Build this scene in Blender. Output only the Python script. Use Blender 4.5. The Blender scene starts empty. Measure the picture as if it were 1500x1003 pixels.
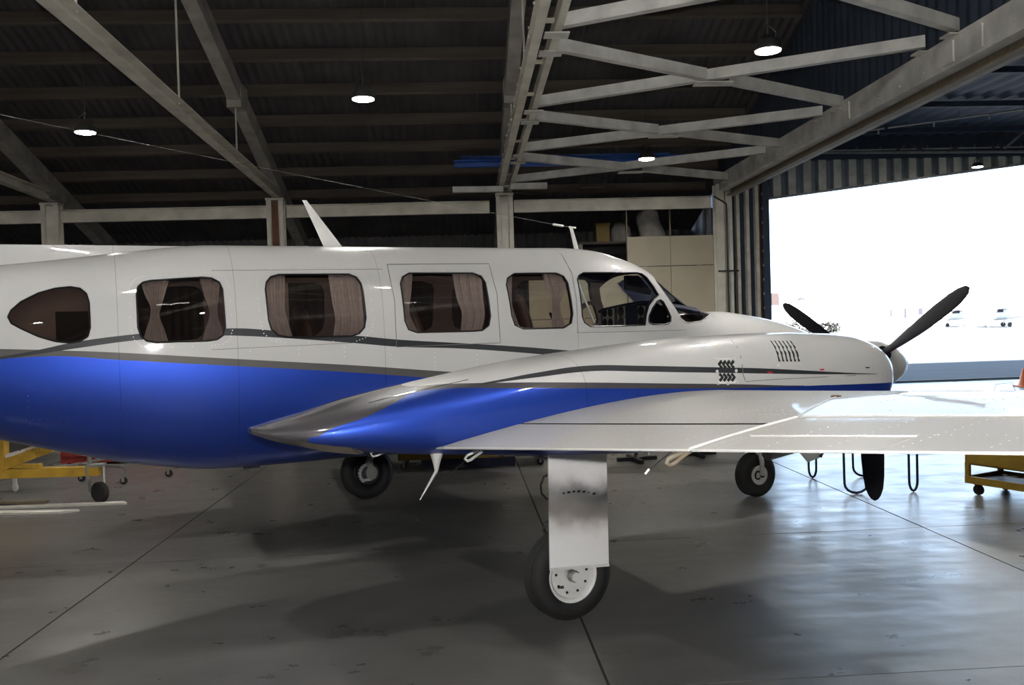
import bpy, bmesh, math, random
import numpy as np
from mathutils import Vector, Matrix
random.seed(4); rng = np.random.default_rng(4)
scene = bpy.context.scene
COL = scene.collection

# ------------------------------------------------------------------ camera
F = 1292.0; ROLL = 0.030; PIT = math.atan2(474.66-501.5, F); CAMH = 1.83; YAW = math.radians(3.32)
R0 = np.array([math.cos(YAW), -math.sin(YAW), 0]); f0 = np.array([math.sin(YAW), math.cos(YAW), 0]); U0 = np.array([0, 0, 1.0])
FWD = math.cos(PIT)*f0+math.sin(PIT)*U0; UPV = -math.sin(PIT)*f0+math.cos(PIT)*U0
RT = math.cos(ROLL)*R0-math.sin(ROLL)*UPV; UP = math.sin(ROLL)*R0+math.cos(ROLL)*UPV
CAM = np.array([0, 0, CAMH])
cd = bpy.data.cameras.new('camera'); cam = bpy.data.objects.new('camera', cd); COL.objects.link(cam)
cd.sensor_width = 36; cd.lens = F*36/1500; cd.clip_end = 3000
cam.matrix_world = Matrix(((RT[0], UP[0], -FWD[0], CAM[0]), (RT[1], UP[1], -FWD[1], CAM[1]), (RT[2], UP[2], -FWD[2], CAM[2]), (0, 0, 0, 1)))
scene.camera = cam

# ------------------------------------------------------------------ world, sun, exposure
w = bpy.data.worlds.new('sky'); scene.world = w; w.use_nodes = True
bg = w.node_tree.nodes['Background']; bg.inputs[0].default_value = (0.52, 0.73, 1.0, 1); bg.inputs[1].default_value = 5.2
sd = bpy.data.lights.new('sun', 'SUN'); sd.energy = 110.0; sd.angle = 0.01; sd.color = (1, .96, .9)
sun = bpy.data.objects.new('sun', sd); COL.objects.link(sun)
sun.rotation_euler = Vector((-0.12, -1.0, 0.80)).to_track_quat('Z', 'Y').to_euler()
# the photographer's flash, just above the lens
fd = bpy.data.lights.new('camera_flash', 'POINT'); fd.energy = 640; fd.shadow_soft_size = 0.035; fd.color = (1.0, .985, .97)
flash = bpy.data.objects.new('camera_flash', fd); COL.objects.link(flash); flash.location = (-0.02, 0.04, CAMH+0.13)
vs = scene.view_settings
vs.view_transform = 'Standard'; vs.look = 'None'; vs.gamma = 1; vs.use_curve_mapping = False; vs.exposure = 0.0
scene.cycles.max_bounces = 8; scene.cycles.transparent_max_bounces = 16; scene.cycles.caustics_reflective = False; scene.cycles.caustics_refractive = False
LED_W = 78.0

# ------------------------------------------------------------------ photograph geometry helpers
def ray(px, py): return FWD+RT*(px-750)/F-UP*(py-501.5)/F
def atz(px, py, z=0.0):
    d = ray(px, py); return CAM+d*(z-CAMH)/d[2]
def aty(px, py, Y):
    d = ray(px, py); return CAM+d*(Y/d[1])
def atx(px, py, X):
    d = ray(px, py); return CAM+d*(X/d[0])
TH = math.radians(25.17)-YAW; MID = np.array([-.222, 7.495])
fwv = np.array([math.cos(TH), math.sin(TH)]); lvv = np.array([-math.sin(TH), math.cos(TH)])
def W2L(P):
    q = np.array([P[0], P[1]])-MID; return np.array([q@fwv, q@lvv, P[2]])
def L2W(u, v, z): return np.array([MID[0]+u*fwv[0]+v*lvv[0], MID[1]+u*fwv[1]+v*lvv[1], z])
def onv(px, py, v):
    d = ray(px, py); t = (v-(CAM[:2]-MID)@lvv)/(d[:2]@lvv); return W2L(CAM+d*t)

# ------------------------------------------------------------------ materials
MATS = {}
def mat(name, col, rough=.5, metal=0.0, noise=0.0, scale=6.0, coat=0.0, spec=.5, bump=0.0, emit=None, estr=0.0, stretch=None, noise2=None):
    if name in MATS: return MATS[name]
    m = bpy.data.materials.new(name); m.use_nodes = True; nt = m.node_tree; N = nt.nodes; L = nt.links
    b = N['Principled BSDF']; b.inputs['Base Color'].default_value = (*col, 1); b.inputs['Roughness'].default_value = rough
    b.inputs['Metallic'].default_value = metal; b.inputs['Coat Weight'].default_value = coat; b.inputs['Coat Roughness'].default_value = .06
    b.inputs['Specular IOR Level'].default_value = spec
    if noise or bump:
        tc = N.new('ShaderNodeTexCoord'); mp = N.new('ShaderNodeMapping'); L.new(tc.outputs['Object'], mp.inputs[0])
        if stretch: mp.inputs['Scale'].default_value = stretch
        nz = N.new('ShaderNodeTexNoise'); nz.inputs['Scale'].default_value = scale; nz.inputs['Detail'].default_value = 6; L.new(mp.outputs[0], nz.inputs[0])
        if noise:
            mr = N.new('ShaderNodeMapRange'); mr.inputs[1].default_value = .3; mr.inputs[2].default_value = .7
            mr.inputs[3].default_value = 1-noise; mr.inputs[4].default_value = 1+noise*.6; L.new(nz.outputs[0], mr.inputs[0])
            mx = N.new('ShaderNodeMix'); mx.data_type = 'RGBA'; mx.blend_type = 'MULTIPLY'; mx.inputs[0].default_value = 1
            mx.inputs[6].default_value = (*col, 1); L.new(mr.outputs[0], mx.inputs[7]); L.new(mx.outputs[2], b.inputs['Base Color'])
        if bump:
            bp = N.new('ShaderNodeBump'); bp.inputs['Strength'].default_value = bump; bp.inputs['Distance'].default_value = .01
            L.new(nz.outputs[0], bp.inputs['Height']); L.new(bp.outputs[0], b.inputs['Normal'])
    if emit:
        b.inputs['Emission Color'].default_value = (*emit, 1); b.inputs['Emission Strength'].default_value = estr
    MATS[name] = m; return m

M = dict(
 cream=mat('cream_steel', (.74, .71, .62), .55, 0, .22, 3), greysteel=mat('grey_steel', (.66, .65, .61), .5, 0, .25, 4), rustred=mat('red_oxide', (.16, .065, .035), .7, 0, .4, 5),
 dullsteel=mat('dull_painted_steel', (.40, .38, .345), .6, 0, .3, 4),
 roof=mat('aged_roof_iron', (.085, .080, .083), .6, .1, .35, 1.5), purlin=mat('timber_purlin', (.12, .10, .085), .8, 0, .35, 2, stretch=(.4, 4, 4)),
 bluemetal=mat('dark_blue_iron', (.055, .072, .105), .55, .1, .2, 2), bluedoor=mat('blue_door_paint', (.035, .055, .095), .55, 0, .3, 3),
 flute=mat('cream_flute', (.58, .56, .49), .5, 0, .25, 5), fascia2=mat('fascia_recess_shade', (.33, .36, .38), .5, 0, .2, 3), fascia=mat('fascia_iron', (.80, .77, .66), .5, 0, .3, 3),
 panel=mat('cream_panel', (.50, .45, .34), .6, 0, .12, 1.2), whiteboard=mat('white_board', (.62, .60, .54), .5, 0, .15, 5),
 rubber=mat('tyre_rubber', (.014, .013, .013), .72, 0, .3, 20), black=mat('matt_black', (.010, .010, .012), .5, 0, .2, 12), blackgloss=mat('black_trim', (.012, .012, .013), .35),
 blade=mat('blade_paint', (.005, .005, .009), .55, 0, .3, 14, spec=.2), chrome=mat('bare_aluminium', (.62, .62, .60), .28, .9, .1, 8), alu=mat('cast_aluminium', (.38, .38, .36), .45, .6, .2, 12),
 white=mat('gear_white', (.70, .70, .68), .35, 0, .06, 10), spinner=mat('spinner_paint', (.52, .51, .49), .3, 0, .08, 8, coat=.3),
 yellow=mat('yellow_paint', (.50, .30, .035), .5, 0, .3, 6), yellow2=mat('dull_yellow_paint', (.26, .165, .02), .5, 0, .25, 6), red=mat('red_paint', (.22, .025, .018), .45, 0, .25, 6), orange=mat('orange_plastic', (.55, .13, .03), .5, 0, .1, 8),
 curtain=mat('curtain_cloth', (.56, .52, .51), .9, 0, .12, 30, bump=.3), seat=mat('seat_leather', (.085, .06, .05), .55, 0, .15, 20), interior=mat('cabin_lining', (.20, .16, .145), .8, 0, .1, 8),
 blueplastic=mat('blue_sheet', (.03, .12, .50), .5, 0, .2, 4), navy=mat('navy_panel', (.012, .016, .04), .5, 0, .1, 9), bezel=mat('cream_bezel', (.30, .27, .21), .5),
 plastic=mat('plastic_sheet', (.50, .47, .45), .4, 0, .25, 6, bump=.6), tan=mat('primer_tan', (.20, .165, .115), .6, 0, .2, 15), rimtan=mat('rim_primer', (.075, .064, .05), .6, 0, .2, 15), dark=mat('dark_recess', (.012, .012, .012), .8), redmark=mat('red_mark', (.5, .02, .02), .5),
 hair=mat('blue_black_steel', (.02, .03, .07), .4, .3), rivet=mat('rivet_paint', (.80, .79, .75), .18, 0, 0, coat=.5), brivet=mat('blue_rivet_paint', (.05, .10, .55), .25, .3, coat=.5), seam=mat('panel_seam', (.16, .16, .155), .7), seamlite=mat('edge_line', (.62, .62, .60), .3),
 leaf=mat('tree_leaf', (.0015, .0025, .0015), .8, 0, .4, 1), hill=mat('hill_haze', (.009, .018, .037), .9, 0, .1, .02), bwall=mat('white_shed_wall', (.80, .80, .78), .6, 0, .05, 1), bdoor=mat('shed_door', (.006, .007, .012), .5, 0, .1, 1),  # hill blue is distance haze put into the base colour
 carbon=mat('mesh_black', (.02, .02, .02), .6), tube_lens=mat('tube_lens', (.9, .9, .9), .4, emit=(1, .97, .9), estr=14), led=mat('led_lens', (.9, .9, .9), .4, emit=(1, .96, .86), estr=26), lampbody=mat('lamp_housing', (.05, .05, .05), .4, .3),
 wire=mat('steel_wire', (.30, .29, .27), .4, .5), hose=mat('black_hose', (.012, .012, .013), .5))

def node_math(nt, op, a, b=None, c=None, clamp=False):
    n = nt.nodes.new('ShaderNodeMath'); n.operation = op; n.use_clamp = clamp
    for i, x in enumerate((a, b, c)):
        if x is None: continue
        if isinstance(x, (int, float)): n.inputs[i].default_value = x
        else: nt.links.new(x, n.inputs[i])
    return n.outputs[0]
def node_curve(nt, x01, pts):
    n = nt.nodes.new('ShaderNodeFloatCurve'); c = n.mapping.curves[0]; n.mapping.use_clip = True
    pts = sorted(pts); c.points[0].location = pts[0]; c.points[1].location = pts[-1]
    for p in pts[1:-1]: c.points.new(*p)
    for p in c.points: p.handle_type = 'AUTO_CLAMPED'
    n.mapping.update(); n.inputs[0].default_value = 1; nt.links.new(x01, n.inputs[1]); return n.outputs[0]
UA, UB, WA, WB_ = -7.0, 5.0, 0.5, 3.0
def paint_material(name, curves, layers, base, seams=(), hseams=(), rough=.22, coat=.7, spec=.25):
    """curves: name -> [(u, w)] boundary lines; layers: (colour, lower curve or None, upper curve or None, u0, u1, metallic)"""
    m = bpy.data.materials.new(name); m.use_nodes = True; nt = m.node_tree; L = nt.links; b = nt.nodes['Principled BSDF']
    tc = nt.nodes.new('ShaderNodeTexCoord'); sx = nt.nodes.new('ShaderNodeSeparateXYZ'); L.new(tc.outputs['Object'], sx.inputs[0])
    u, ww = sx.outputs[0], sx.outputs[2]
    x01 = node_math(nt, 'DIVIDE', node_math(nt, 'SUBTRACT', u, UA), UB-UA)
    w01 = node_math(nt, 'DIVIDE', node_math(nt, 'SUBTRACT', ww, WA), WB_-WA)
    cv = {k: node_curve(nt, x01, [((p[0]-UA)/(UB-UA), (p[1]-WA)/(WB_-WA)) for p in pts]) for k, pts in curves.items()}
    def put(sock, x):
        if isinstance(x, (int, float)): sock.default_value = x
        else: L.new(x, sock)
    col = None; met = None
    nz = nt.nodes.new('ShaderNodeTexNoise'); nz.inputs['Scale'].default_value = 2.2; nz.inputs['Detail'].default_value = 5; L.new(tc.outputs['Object'], nz.inputs[0])
    dirt = node_math(nt, 'MULTIPLY_ADD', nz.outputs[0], .10, .94)
    rgb = nt.nodes.new('ShaderNodeRGB'); rgb.outputs[0].default_value = (*base, 1); col = rgb.outputs[0]; metv = 0.0
    for (c, lo, hi, u0, u1, me) in layers:
        mask = 1.0
        if lo: mask = node_math(nt, 'MULTIPLY', node_math(nt, 'GREATER_THAN', w01, cv[lo]), mask)
        if hi: mask = node_math(nt, 'MULTIPLY', node_math(nt, 'LESS_THAN', w01, cv[hi]), mask)
        if u0 is not None: mask = node_math(nt, 'MULTIPLY', node_math(nt, 'GREATER_THAN', u, u0), mask)
        if u1 is not None: mask = node_math(nt, 'MULTIPLY', node_math(nt, 'LESS_THAN', u, u1), mask)
        mx = nt.nodes.new('ShaderNodeMix'); mx.data_type = 'RGBA'; put(mx.inputs[0], mask); L.new(col, mx.inputs[6]); mx.inputs[7].default_value = (*c, 1); col = mx.outputs[2]
        metv = node_math(nt, 'ADD', node_math(nt, 'MULTIPLY', metv, node_math(nt, 'SUBTRACT', 1.0, mask)), node_math(nt, 'MULTIPLY', mask, me))
    sm = None
    for s in seams:
        k = node_math(nt, 'LESS_THAN', node_math(nt, 'ABSOLUTE', node_math(nt, 'SUBTRACT', u, s)), .0022)
        sm = k if sm is None else node_math(nt, 'MAXIMUM', sm, k)
    for s in hseams:
        k = node_math(nt, 'LESS_THAN', node_math(nt, 'ABSOLUTE', node_math(nt, 'SUBTRACT', ww, s)), .0018)
        sm = k if sm is None else node_math(nt, 'MAXIMUM', sm, k)
    if sm is not None:
        dirt = node_math(nt, 'MULTIPLY', dirt, node_math(nt, 'SUBTRACT', 1.0, node_math(nt, 'MULTIPLY', sm, .38)))
    mx = nt.nodes.new('ShaderNodeMix'); mx.data_type = 'RGBA'; mx.blend_type = 'MULTIPLY'; mx.inputs[0].default_value = 1; L.new(col, mx.inputs[6]); L.new(dirt, mx.inputs[7])
    L.new(mx.outputs[2], b.inputs['Base Color']); put(b.inputs['Metallic'], metv)
    b.inputs['Roughness'].default_value = .42; b.inputs['Specular IOR Level'].default_value = spec; b.inputs['Coat Weight'].default_value = coat; b.inputs['Coat Roughness'].default_value = rough*.2
    n2 = nt.nodes.new('ShaderNodeTexNoise'); n2.inputs['Scale'].default_value = 3.0; L.new(tc.outputs['Object'], n2.inputs[0])
    bp = nt.nodes.new('ShaderNodeBump'); bp.inputs['Strength'].default_value = .12; bp.inputs['Distance'].default_value = .02; L.new(n2.outputs[0], bp.inputs['Height'])
    L.new(bp.outputs[0], b.inputs['Normal']); L.new(bp.outputs[0], b.inputs['Coat Normal'])
    return m
def glass_material(name, tint, refl=1.0, ior=1.5):
    m = bpy.data.materials.new(name); m.use_nodes = True; nt = m.node_tree; N = nt.nodes; L = nt.links; N.remove(N['Principled BSDF'])
    tr = N.new('ShaderNodeBsdfTransparent'); tr.inputs[0].default_value = (*tint, 1); gl = N.new('ShaderNodeBsdfGlossy'); gl.inputs['Roughness'].default_value = .0; gl.inputs[0].default_value = (refl, refl, refl, 1)
    fr = N.new('ShaderNodeFresnel'); fr.inputs[0].default_value = ior; mx = N.new('ShaderNodeMixShader'); L.new(fr.outputs[0], mx.inputs[0]); L.new(tr.outputs[0], mx.inputs[1]); L.new(gl.outputs[0], mx.inputs[2])
    L.new(mx.outputs[0], N['Material Output'].inputs[0]); return m
M['screen'] = glass_material('windscreen_acrylic', (.93, .94, .93), .8, 1.2); M['tinted'] = glass_material('smoked_acrylic', (.68, .62, .59)); M['clear'] = glass_material('clear_acrylic', (.88, .89, .88)); M['darktint'] = glass_material('dark_acrylic', (.55, .49, .46))

# ------------------------------------------------------------------ mesh helpers
def vec(p): return np.asarray(p, float)
class MB:
    def __init__(s): s.v = []; s.f = []; s.mi = []; s.cur = 0
    def add(s, vs, fs):
        o = len(s.v); s.v += [tuple(map(float, p)) for p in vs]; s.f += [tuple(i+o for i in f) for f in fs]; s.mi += [s.cur]*len(fs); return s
    def hexa(s, P): return s.add(P, [(0, 3, 2, 1), (4, 5, 6, 7), (0, 1, 5, 4), (1, 2, 6, 5), (2, 3, 7, 6), (3, 0, 4, 7)])
    def box(s, x0, x1, y0, y1, z0, z1): return s.hexa([(x0, y0, z0), (x1, y0, z0), (x1, y1, z0), (x0, y1, z0), (x0, y0, z1), (x1, y0, z1), (x1, y1, z1), (x0, y1, z1)])
    def beam(s, p0, p1, wd, ht, up=(0, 0, 1), off=(0, 0)):
        p0, p1 = vec(p0), vec(p1); d = p1-p0; d /= np.linalg.norm(d); a = np.cross(d, vec(up)); a /= np.linalg.norm(a); b = np.cross(a, d)
        P = []
        for p in (p0, p1):
            for (i, j) in ((-1, -1), (1, -1), (1, 1), (-1, 1)): P.append(p+a*(i*wd/2+off[0])+b*(j*ht/2+off[1]))
        return s.hexa(P)
    def channel(s, p0, p1, wd, ht, t=.015, up=(0, 0, 1), flip=1):
        """C section: a web and two flanges"""
        s.beam(p0, p1, t, ht, up, (-flip*wd/2, 0)); s.beam(p0, p1, wd, t, up, (0, ht/2-t/2)); s.beam(p0, p1, wd, t, up, (0, -ht/2+t/2)); return s
    def tube(s, pts, r, n=8, closed=False, rb=None):
        pts = [vec(p) for p in pts]; k = len(pts); rr = r if hasattr(r, '__len__') else [r]*k; rings = []; prev = None
        for i, p in enumerate(pts):
            if closed: d = pts[(i+1) % k]-pts[i-1]
            else: d = pts[min(i+1, k-1)]-pts[max(i-1, 0)]
            d = d/ (np.linalg.norm(d)+1e-12)
            if prev is None:
                a = np.cross(d, (0, 0, 1.0)) if abs(d[2]) < .9 else np.cross(d, (1.0, 0, 0))
            else: a = prev-d*(prev@d)
            a /= np.linalg.norm(a); prev = a; b = np.cross(d, a)
            rings.append([p+rr[i]*(a*math.cos(t)+b*math.sin(t)) for t in np.linspace(0, 2*math.pi, n, endpoint=False)])
        return s.loft(rings, caps=not closed, ring_closed=True, path_closed=closed)
    def cyl(s, p0, p1, r, n=16, r1=None): return s.tube([p0, p1], [r, r if r1 is None else r1], n)
    def loft(s, rings, caps=True, ring_closed=True, path_closed=False):
        n = len(rings[0]); k = len(rings); vs = [p for r in rings for p in r]; fs = []
        for i in range(k if path_closed else k-1):
            i2 = (i+1) % k
            for j in range(n if ring_closed else n-1):
                j2 = (j+1) % n; fs.append((i*n+j, i*n+j2, i2*n+j2, i2*n+j))
        if caps and not path_closed: fs.append(tuple(range(n))[::-1]); fs.append(tuple((k-1)*n+j for j in range(n)))
        return s.add(vs, fs)
    def lathe(s, prof, org, axis, n=32, closed=False):
        """prof: (radius, along)"""
        ax = vec(axis)/np.linalg.norm(axis); a = np.cross(ax, (0, 0, 1.0)) if abs(ax[2]) < .9 else np.cross(ax, (1.0, 0, 0)); a /= np.linalg.norm(a); b = np.cross(ax, a)
        rings = [[vec(org)+ax*h+r*(a*math.cos(t)+b*math.sin(t)) for t in np.linspace(0, 2*math.pi, n, endpoint=False)] for r, h in prof]
        return s.loft(rings, caps=not closed, path_closed=closed)
    def prism(s, poly, d):
        """poly: 3-D points of a planar outline, pushed along the vector d"""
        P = [vec(p) for p in poly]; n = len(P); Q = [p+vec(d) for p in P]
        return s.add(P+Q, [tuple(range(n))[::-1], tuple(range(n, 2*n))]+[(i, (i+1) % n, n+(i+1) % n, n+i) for i in range(n)])
    def mesh(s, name, mats, smooth=None):
        me = bpy.data.meshes.new(name); me.from_pydata(s.v, [], s.f)
        for m in (mats if isinstance(mats, (list, tuple)) else [mats]): me.materials.append(m)
        if any(s.mi): me.polygons.foreach_set('material_index', s.mi)
        bm = bmesh.new(); bm.from_mesh(me); bmesh.ops.recalc_face_normals(bm, faces=bm.faces); bm.to_mesh(me); bm.free()
        if smooth is not None:
            me.polygons.foreach_set('use_smooth', [True]*len(me.polygons)); me.set_sharp_from_angle(angle=math.radians(smooth))
        me.update(); return me
    def build(s, name, mats, parent=None, smooth=None, loc=None):
        o = bpy.data.objects.new(name, s.mesh(name, mats, smooth)); COL.objects.link(o)
        if parent is not None: o.parent = parent
        if loc is not None: o.location = loc
        return o
def tag(o, label=None, cat=None, group=None, kind=None):
    if label: o['label'] = label
    if cat: o['category'] = cat
    if group: o['group'] = group
    if kind: o['kind'] = kind
    return o
def empty(name, loc=(0, 0, 0), rz=0, **k):
    o = bpy.data.objects.new(name, None); COL.objects.link(o); o.location = loc; o.rotation_euler = (0, 0, rz); o.empty_display_size = .2; return tag(o, **k)
def inst(name, me, parent, loc=(0, 0, 0), rot=(0, 0, 0), scale=(1, 1, 1)):
    o = bpy.data.objects.new(name, me); COL.objects.link(o); o.parent = parent; o.location = loc; o.rotation_euler = rot; o.scale = scale; return o
def pchip(x, y, q):
    x = np.asarray(x, float); y = np.asarray(y, float); q = np.asarray(q, float); h = np.diff(x); d = np.diff(y)/h; m = np.zeros_like(y)
    for i in range(1, len(x)-1):
        if d[i-1]*d[i] > 0:
            w1 = 2*h[i]+h[i-1]; w2 = h[i]+2*h[i-1]; m[i] = (w1+w2)/(w1/d[i-1]+w2/d[i])
    m[0] = d[0]; m[-1] = d[-1]; k = np.clip(np.searchsorted(x, q)-1, 0, len(x)-2); t = (q-x[k])/h[k]
    return y[k]*(1+2*t)*(1-t)**2+m[k]*h[k]*t*(1-t)**2+y[k+1]*t*t*(3-2*t)+m[k+1]*h[k]*t*t*(t-1)

# ================================================================== THE SETTING
XL, XG, XR = -22.0, 5.15, 26.0            # left wall, girder line, right end of the annex
YF, YB, YA = -13.0, 20.4, 22.3            # wall behind the camera, rear wall, annex door line
def roofz(y):
    d = abs(y-3.5)
    return 6.215-.333*(d-8.5) if d > 8.5 else 6.215+.333*8.5/2*(1-(d/8.5)**2)

# concrete
def concrete():
    m = bpy.data.materials.new('concrete'); m.use_nodes = True; nt = m.node_tree; N = nt.nodes; L = nt.links; b = N['Principled BSDF']
    tc = N.new('ShaderNodeNewGeometry'); P = tc.outputs['Position']
    def noise(sc, det, stretch=None):
        n = N.new('ShaderNodeTexNoise'); n.inputs['Scale'].default_value = sc; n.inputs['Detail'].default_value = det; n.inputs['Roughness'].default_value = .6
        if stretch:
            mp = N.new('ShaderNodeMapping'); mp.inputs['Scale'].default_value = stretch; L.new(P, mp.inputs[0]); L.new(mp.outputs[0], n.inputs[0])
        else: L.new(P, n.inputs[0])
        return n.outputs[0]
    big = noise(.55, 4); mid = noise(3.5, 5); fine = noise(17, 2); streak = noise(1.4, 3, (.6, 2.6, 1)); spot = noise(3.1, 2); wave = noise(1.1, 2, (.8, 2.2, 1))
    a = node_math(nt, 'ADD', node_math(nt, 'MULTIPLY', big, .55), node_math(nt, 'ADD', node_math(nt, 'MULTIPLY', mid, .3), node_math(nt, 'ADD', node_math(nt, 'MULTIPLY', fine, .12), node_math(nt, 'MULTIPLY', streak, .25))))
    r = N.new('ShaderNodeValToRGB'); r.color_ramp.elements[0].position = .40; r.color_ramp.elements[0].color = (.070, .067, .064, 1); r.color_ramp.elements[1].position = .80; r.color_ramp.elements[1].color = (.158, .153, .145, 1)
    L.new(a, r.inputs[0])
    sp = N.new('ShaderNodeMapRange'); sp.inputs[1].default_value = .3; sp.inputs[2].default_value = .8; sp.inputs[3].default_value = .93; sp.inputs[4].default_value = 1.06; L.new(spot, sp.inputs[0])
    mx = N.new('ShaderNodeMix'); mx.data_type = 'RGBA'; mx.blend_type = 'MULTIPLY'; mx.inputs[0].default_value = 1; L.new(r.outputs[0], mx.inputs[6]); L.new(sp.outputs[0], mx.inputs[7]); L.new(mx.outputs[2], b.inputs['Base Color'])
    rr = N.new('ShaderNodeMapRange'); rr.inputs[1].default_value = .3; rr.inputs[2].default_value = .75; rr.inputs[3].default_value = .24; rr.inputs[4].default_value = .42; L.new(node_math(nt, 'MULTIPLY_ADD', mid, .6, node_math(nt, 'MULTIPLY', streak, .4)), rr.inputs[0]); L.new(rr.outputs[0], b.inputs['Roughness'])
    b.inputs['Specular IOR Level'].default_value = .6
    soft = noise(4.5, 1.5)
    h = node_math(nt, 'ADD', node_math(nt, 'MULTIPLY', soft, .55), node_math(nt, 'ADD', node_math(nt, 'MULTIPLY', fine, .10), node_math(nt, 'MULTIPLY', wave, 1.6)))
    bp = N.new('ShaderNodeBump'); bp.inputs['Strength'].default_value = .32; bp.inputs['Distance'].default_value = .014; L.new(h, bp.inputs['Height']); L.new(bp.outputs[0], b.inputs['Normal'])
    return m
M['concrete'] = concrete()
M['joint'] = mat('joint_filler', (.022, .021, .02), .8, 0, .4, 8)
floor = MB().box(XL, XR, YF, YA, -.3, -.006).build('floor', M['joint']); tag(floor, 'grey concrete hangar floor in large cast slabs', kind='structure')
XS = [-22, -19.2, -15.9, -12.6, -9.3, -6.0, -2.69, .69, 3.875, 7.2, 10.5, 13.8, 17.1, 20.4, 23.2, 26]; YS = [-13, -9.2, -4.6, -.2, 4.33, 7.25, 10.95, 14.6, 18.4, 22.3]
for i in range(len(XS)-1):
    for j in range(len(YS)-1):
        g = .006+.003*rng.random()
        x0, x1, y0, y1 = XS[i]+g, XS[i+1]-g, YS[j]+g*.5, YS[j+1]-g*.5
        MB().box(x0, x1, y0, y1, -.1, 0).build('slab', M['concrete'], floor)
apron_m = mat('apron_asphalt', (.036, .037, .041), .85, 0, .18, .8, spec=.08, stretch=(.3, 2, 1))
apron = MB().box(-60, 400, YA+.02, 320, -.3, -.02).build('ground', apron_m); tag(apron, 'asphalt apron outside the door running from shade into sunlight', kind='structure')
track = MB().box(6, XR, YA-.12, YA+.10, -.05, .018).box(6, XR, YA-.03, YA+.02, .018, .05).build('trim_1', M['black']); tag(track, 'dark steel door track across the annex doorway', kind='structure')

# corrugated sheet builder (profile across one axis)
def corrugated(n_per, pitch, amp, length, path):
    """path(t) -> function list of stations; returns MB with waves along x"""
def roof_sheet(x0, x1, ys, zf, pitch=.152, amp=.018):
    mb = MB(); k = int((x1-x0)/pitch*4); xs = np.linspace(x0, x1, k+1); rings = []
    for y in ys: rings.append([(x, y, zf(y)+amp*math.sin(2*math.pi*x/pitch)) for x in xs])
    mb.loft(rings, caps=False, ring_closed=False); return mb
ys = list(np.linspace(YF-.3, YB+.5, 36))
ceil = roof_sheet(XL, XG+.32, ys, lambda y: roofz(y)+.50).build('ceiling', M['roof'], smooth=60); tag(ceil, 'dark corrugated iron underside of the arched hangar roof', kind='structure')
py = 18.07
purl_y = []
while py > -11.5: purl_y.append(py); py -= .875
pm = MB().box(XL+.05, XG, -.038, .038, -.11, .07).mesh('purlin', M['purlin'])
for y in purl_y:
    sl = math.atan((roofz(y+.05)-roofz(y-.05))/.1)
    inst('purlin', pm, ceil, (0, y, roofz(y)+.39), (sl, 0, 0))
# walls
def wall_corr(name, p0, p1, z0, z1, m, label, pitch=.2, amp=.02, ztop=None):
    p0, p1 = vec(p0), vec(p1); d = p1-p0; ln = np.linalg.norm(d); d /= ln; nrm = np.array([-d[1], d[0]]); k = int(ln/pitch*4)
    lo = []; hi = []
    for i in range(k+1):
        s_ = ln*i/k; q = p0+d*s_+nrm*amp*math.sin(2*math.pi*s_/pitch); zt = z1 if ztop is None else ztop(q)
        lo.append((q[0], q[1], z0)); hi.append((q[0], q[1], zt))
    o = MB().loft([lo, hi], caps=False, ring_closed=False).build(name, m, smooth=60); return tag(o, label, kind='structure')
wall_corr('wall_back', (XL, YB), (6.2, YB), 0, 4.4, M['roof'], 'dark corrugated rear wall behind the columns')
wall_corr('wall_left', (XL, YF), (XL, YB), 0, 9, M['roof'], 'dark corrugated end wall far to the left', ztop=lambda q: roofz(q[1])+.5)
wall_corr('wall_front', (XL, YF), (XR, YF), 0, 7, M['roof'], 'dark corrugated wall behind the photographer')
wall_corr('wall_right', (XR, YF), (XR, YA), 0, 7, M['bluemetal'], 'blue corrugated end wall of the annex')
wall_corr('wall_infill', (XG+.2, 17.34), (6.25, 17.34), 4.44, 6.45, M['bluemetal'], 'corrugated infill above the stacked sliding doors')
wall_corr('wall_gable', (XG+.2, YF), (XG+.2, YB+.4), 4.45, 9, M['bluemetal'], 'corrugated gable infill above the long girder', ztop=lambda q: max(roofz(q[1])+.62, 6.45))
wall_corr('wall_annex', (6.2, 17.35), (6.2, YA), 0, 6.4, M['bluemetal'], 'blue corrugated side wall of the annex beside the stacked doors')
# annex roof
def annz(y): return 6.42
ar = MB(); xs = np.linspace(XG+.2, XR, 210); rings = []
for y in (YF, YA+.45): rings.append([(x, y, 6.42+.03*math.sin(2*math.pi*x/.4)) for x in xs])
ar.loft(rings, caps=False, ring_closed=False)
annex = ar.build('ceiling_annex', M['bluemetal'], smooth=60); tag(annex, 'dark blue iron underside of the annex roof', kind='structure')
am = MB().box(XG+.3, XR-.1, -.04, .04, -.12, .0).mesh('purlin', M['bluemetal'])
for y in np.arange(-10, 22.5, 2.6): inst('purlin', am, annex, (0, y, 6.36))

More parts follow.
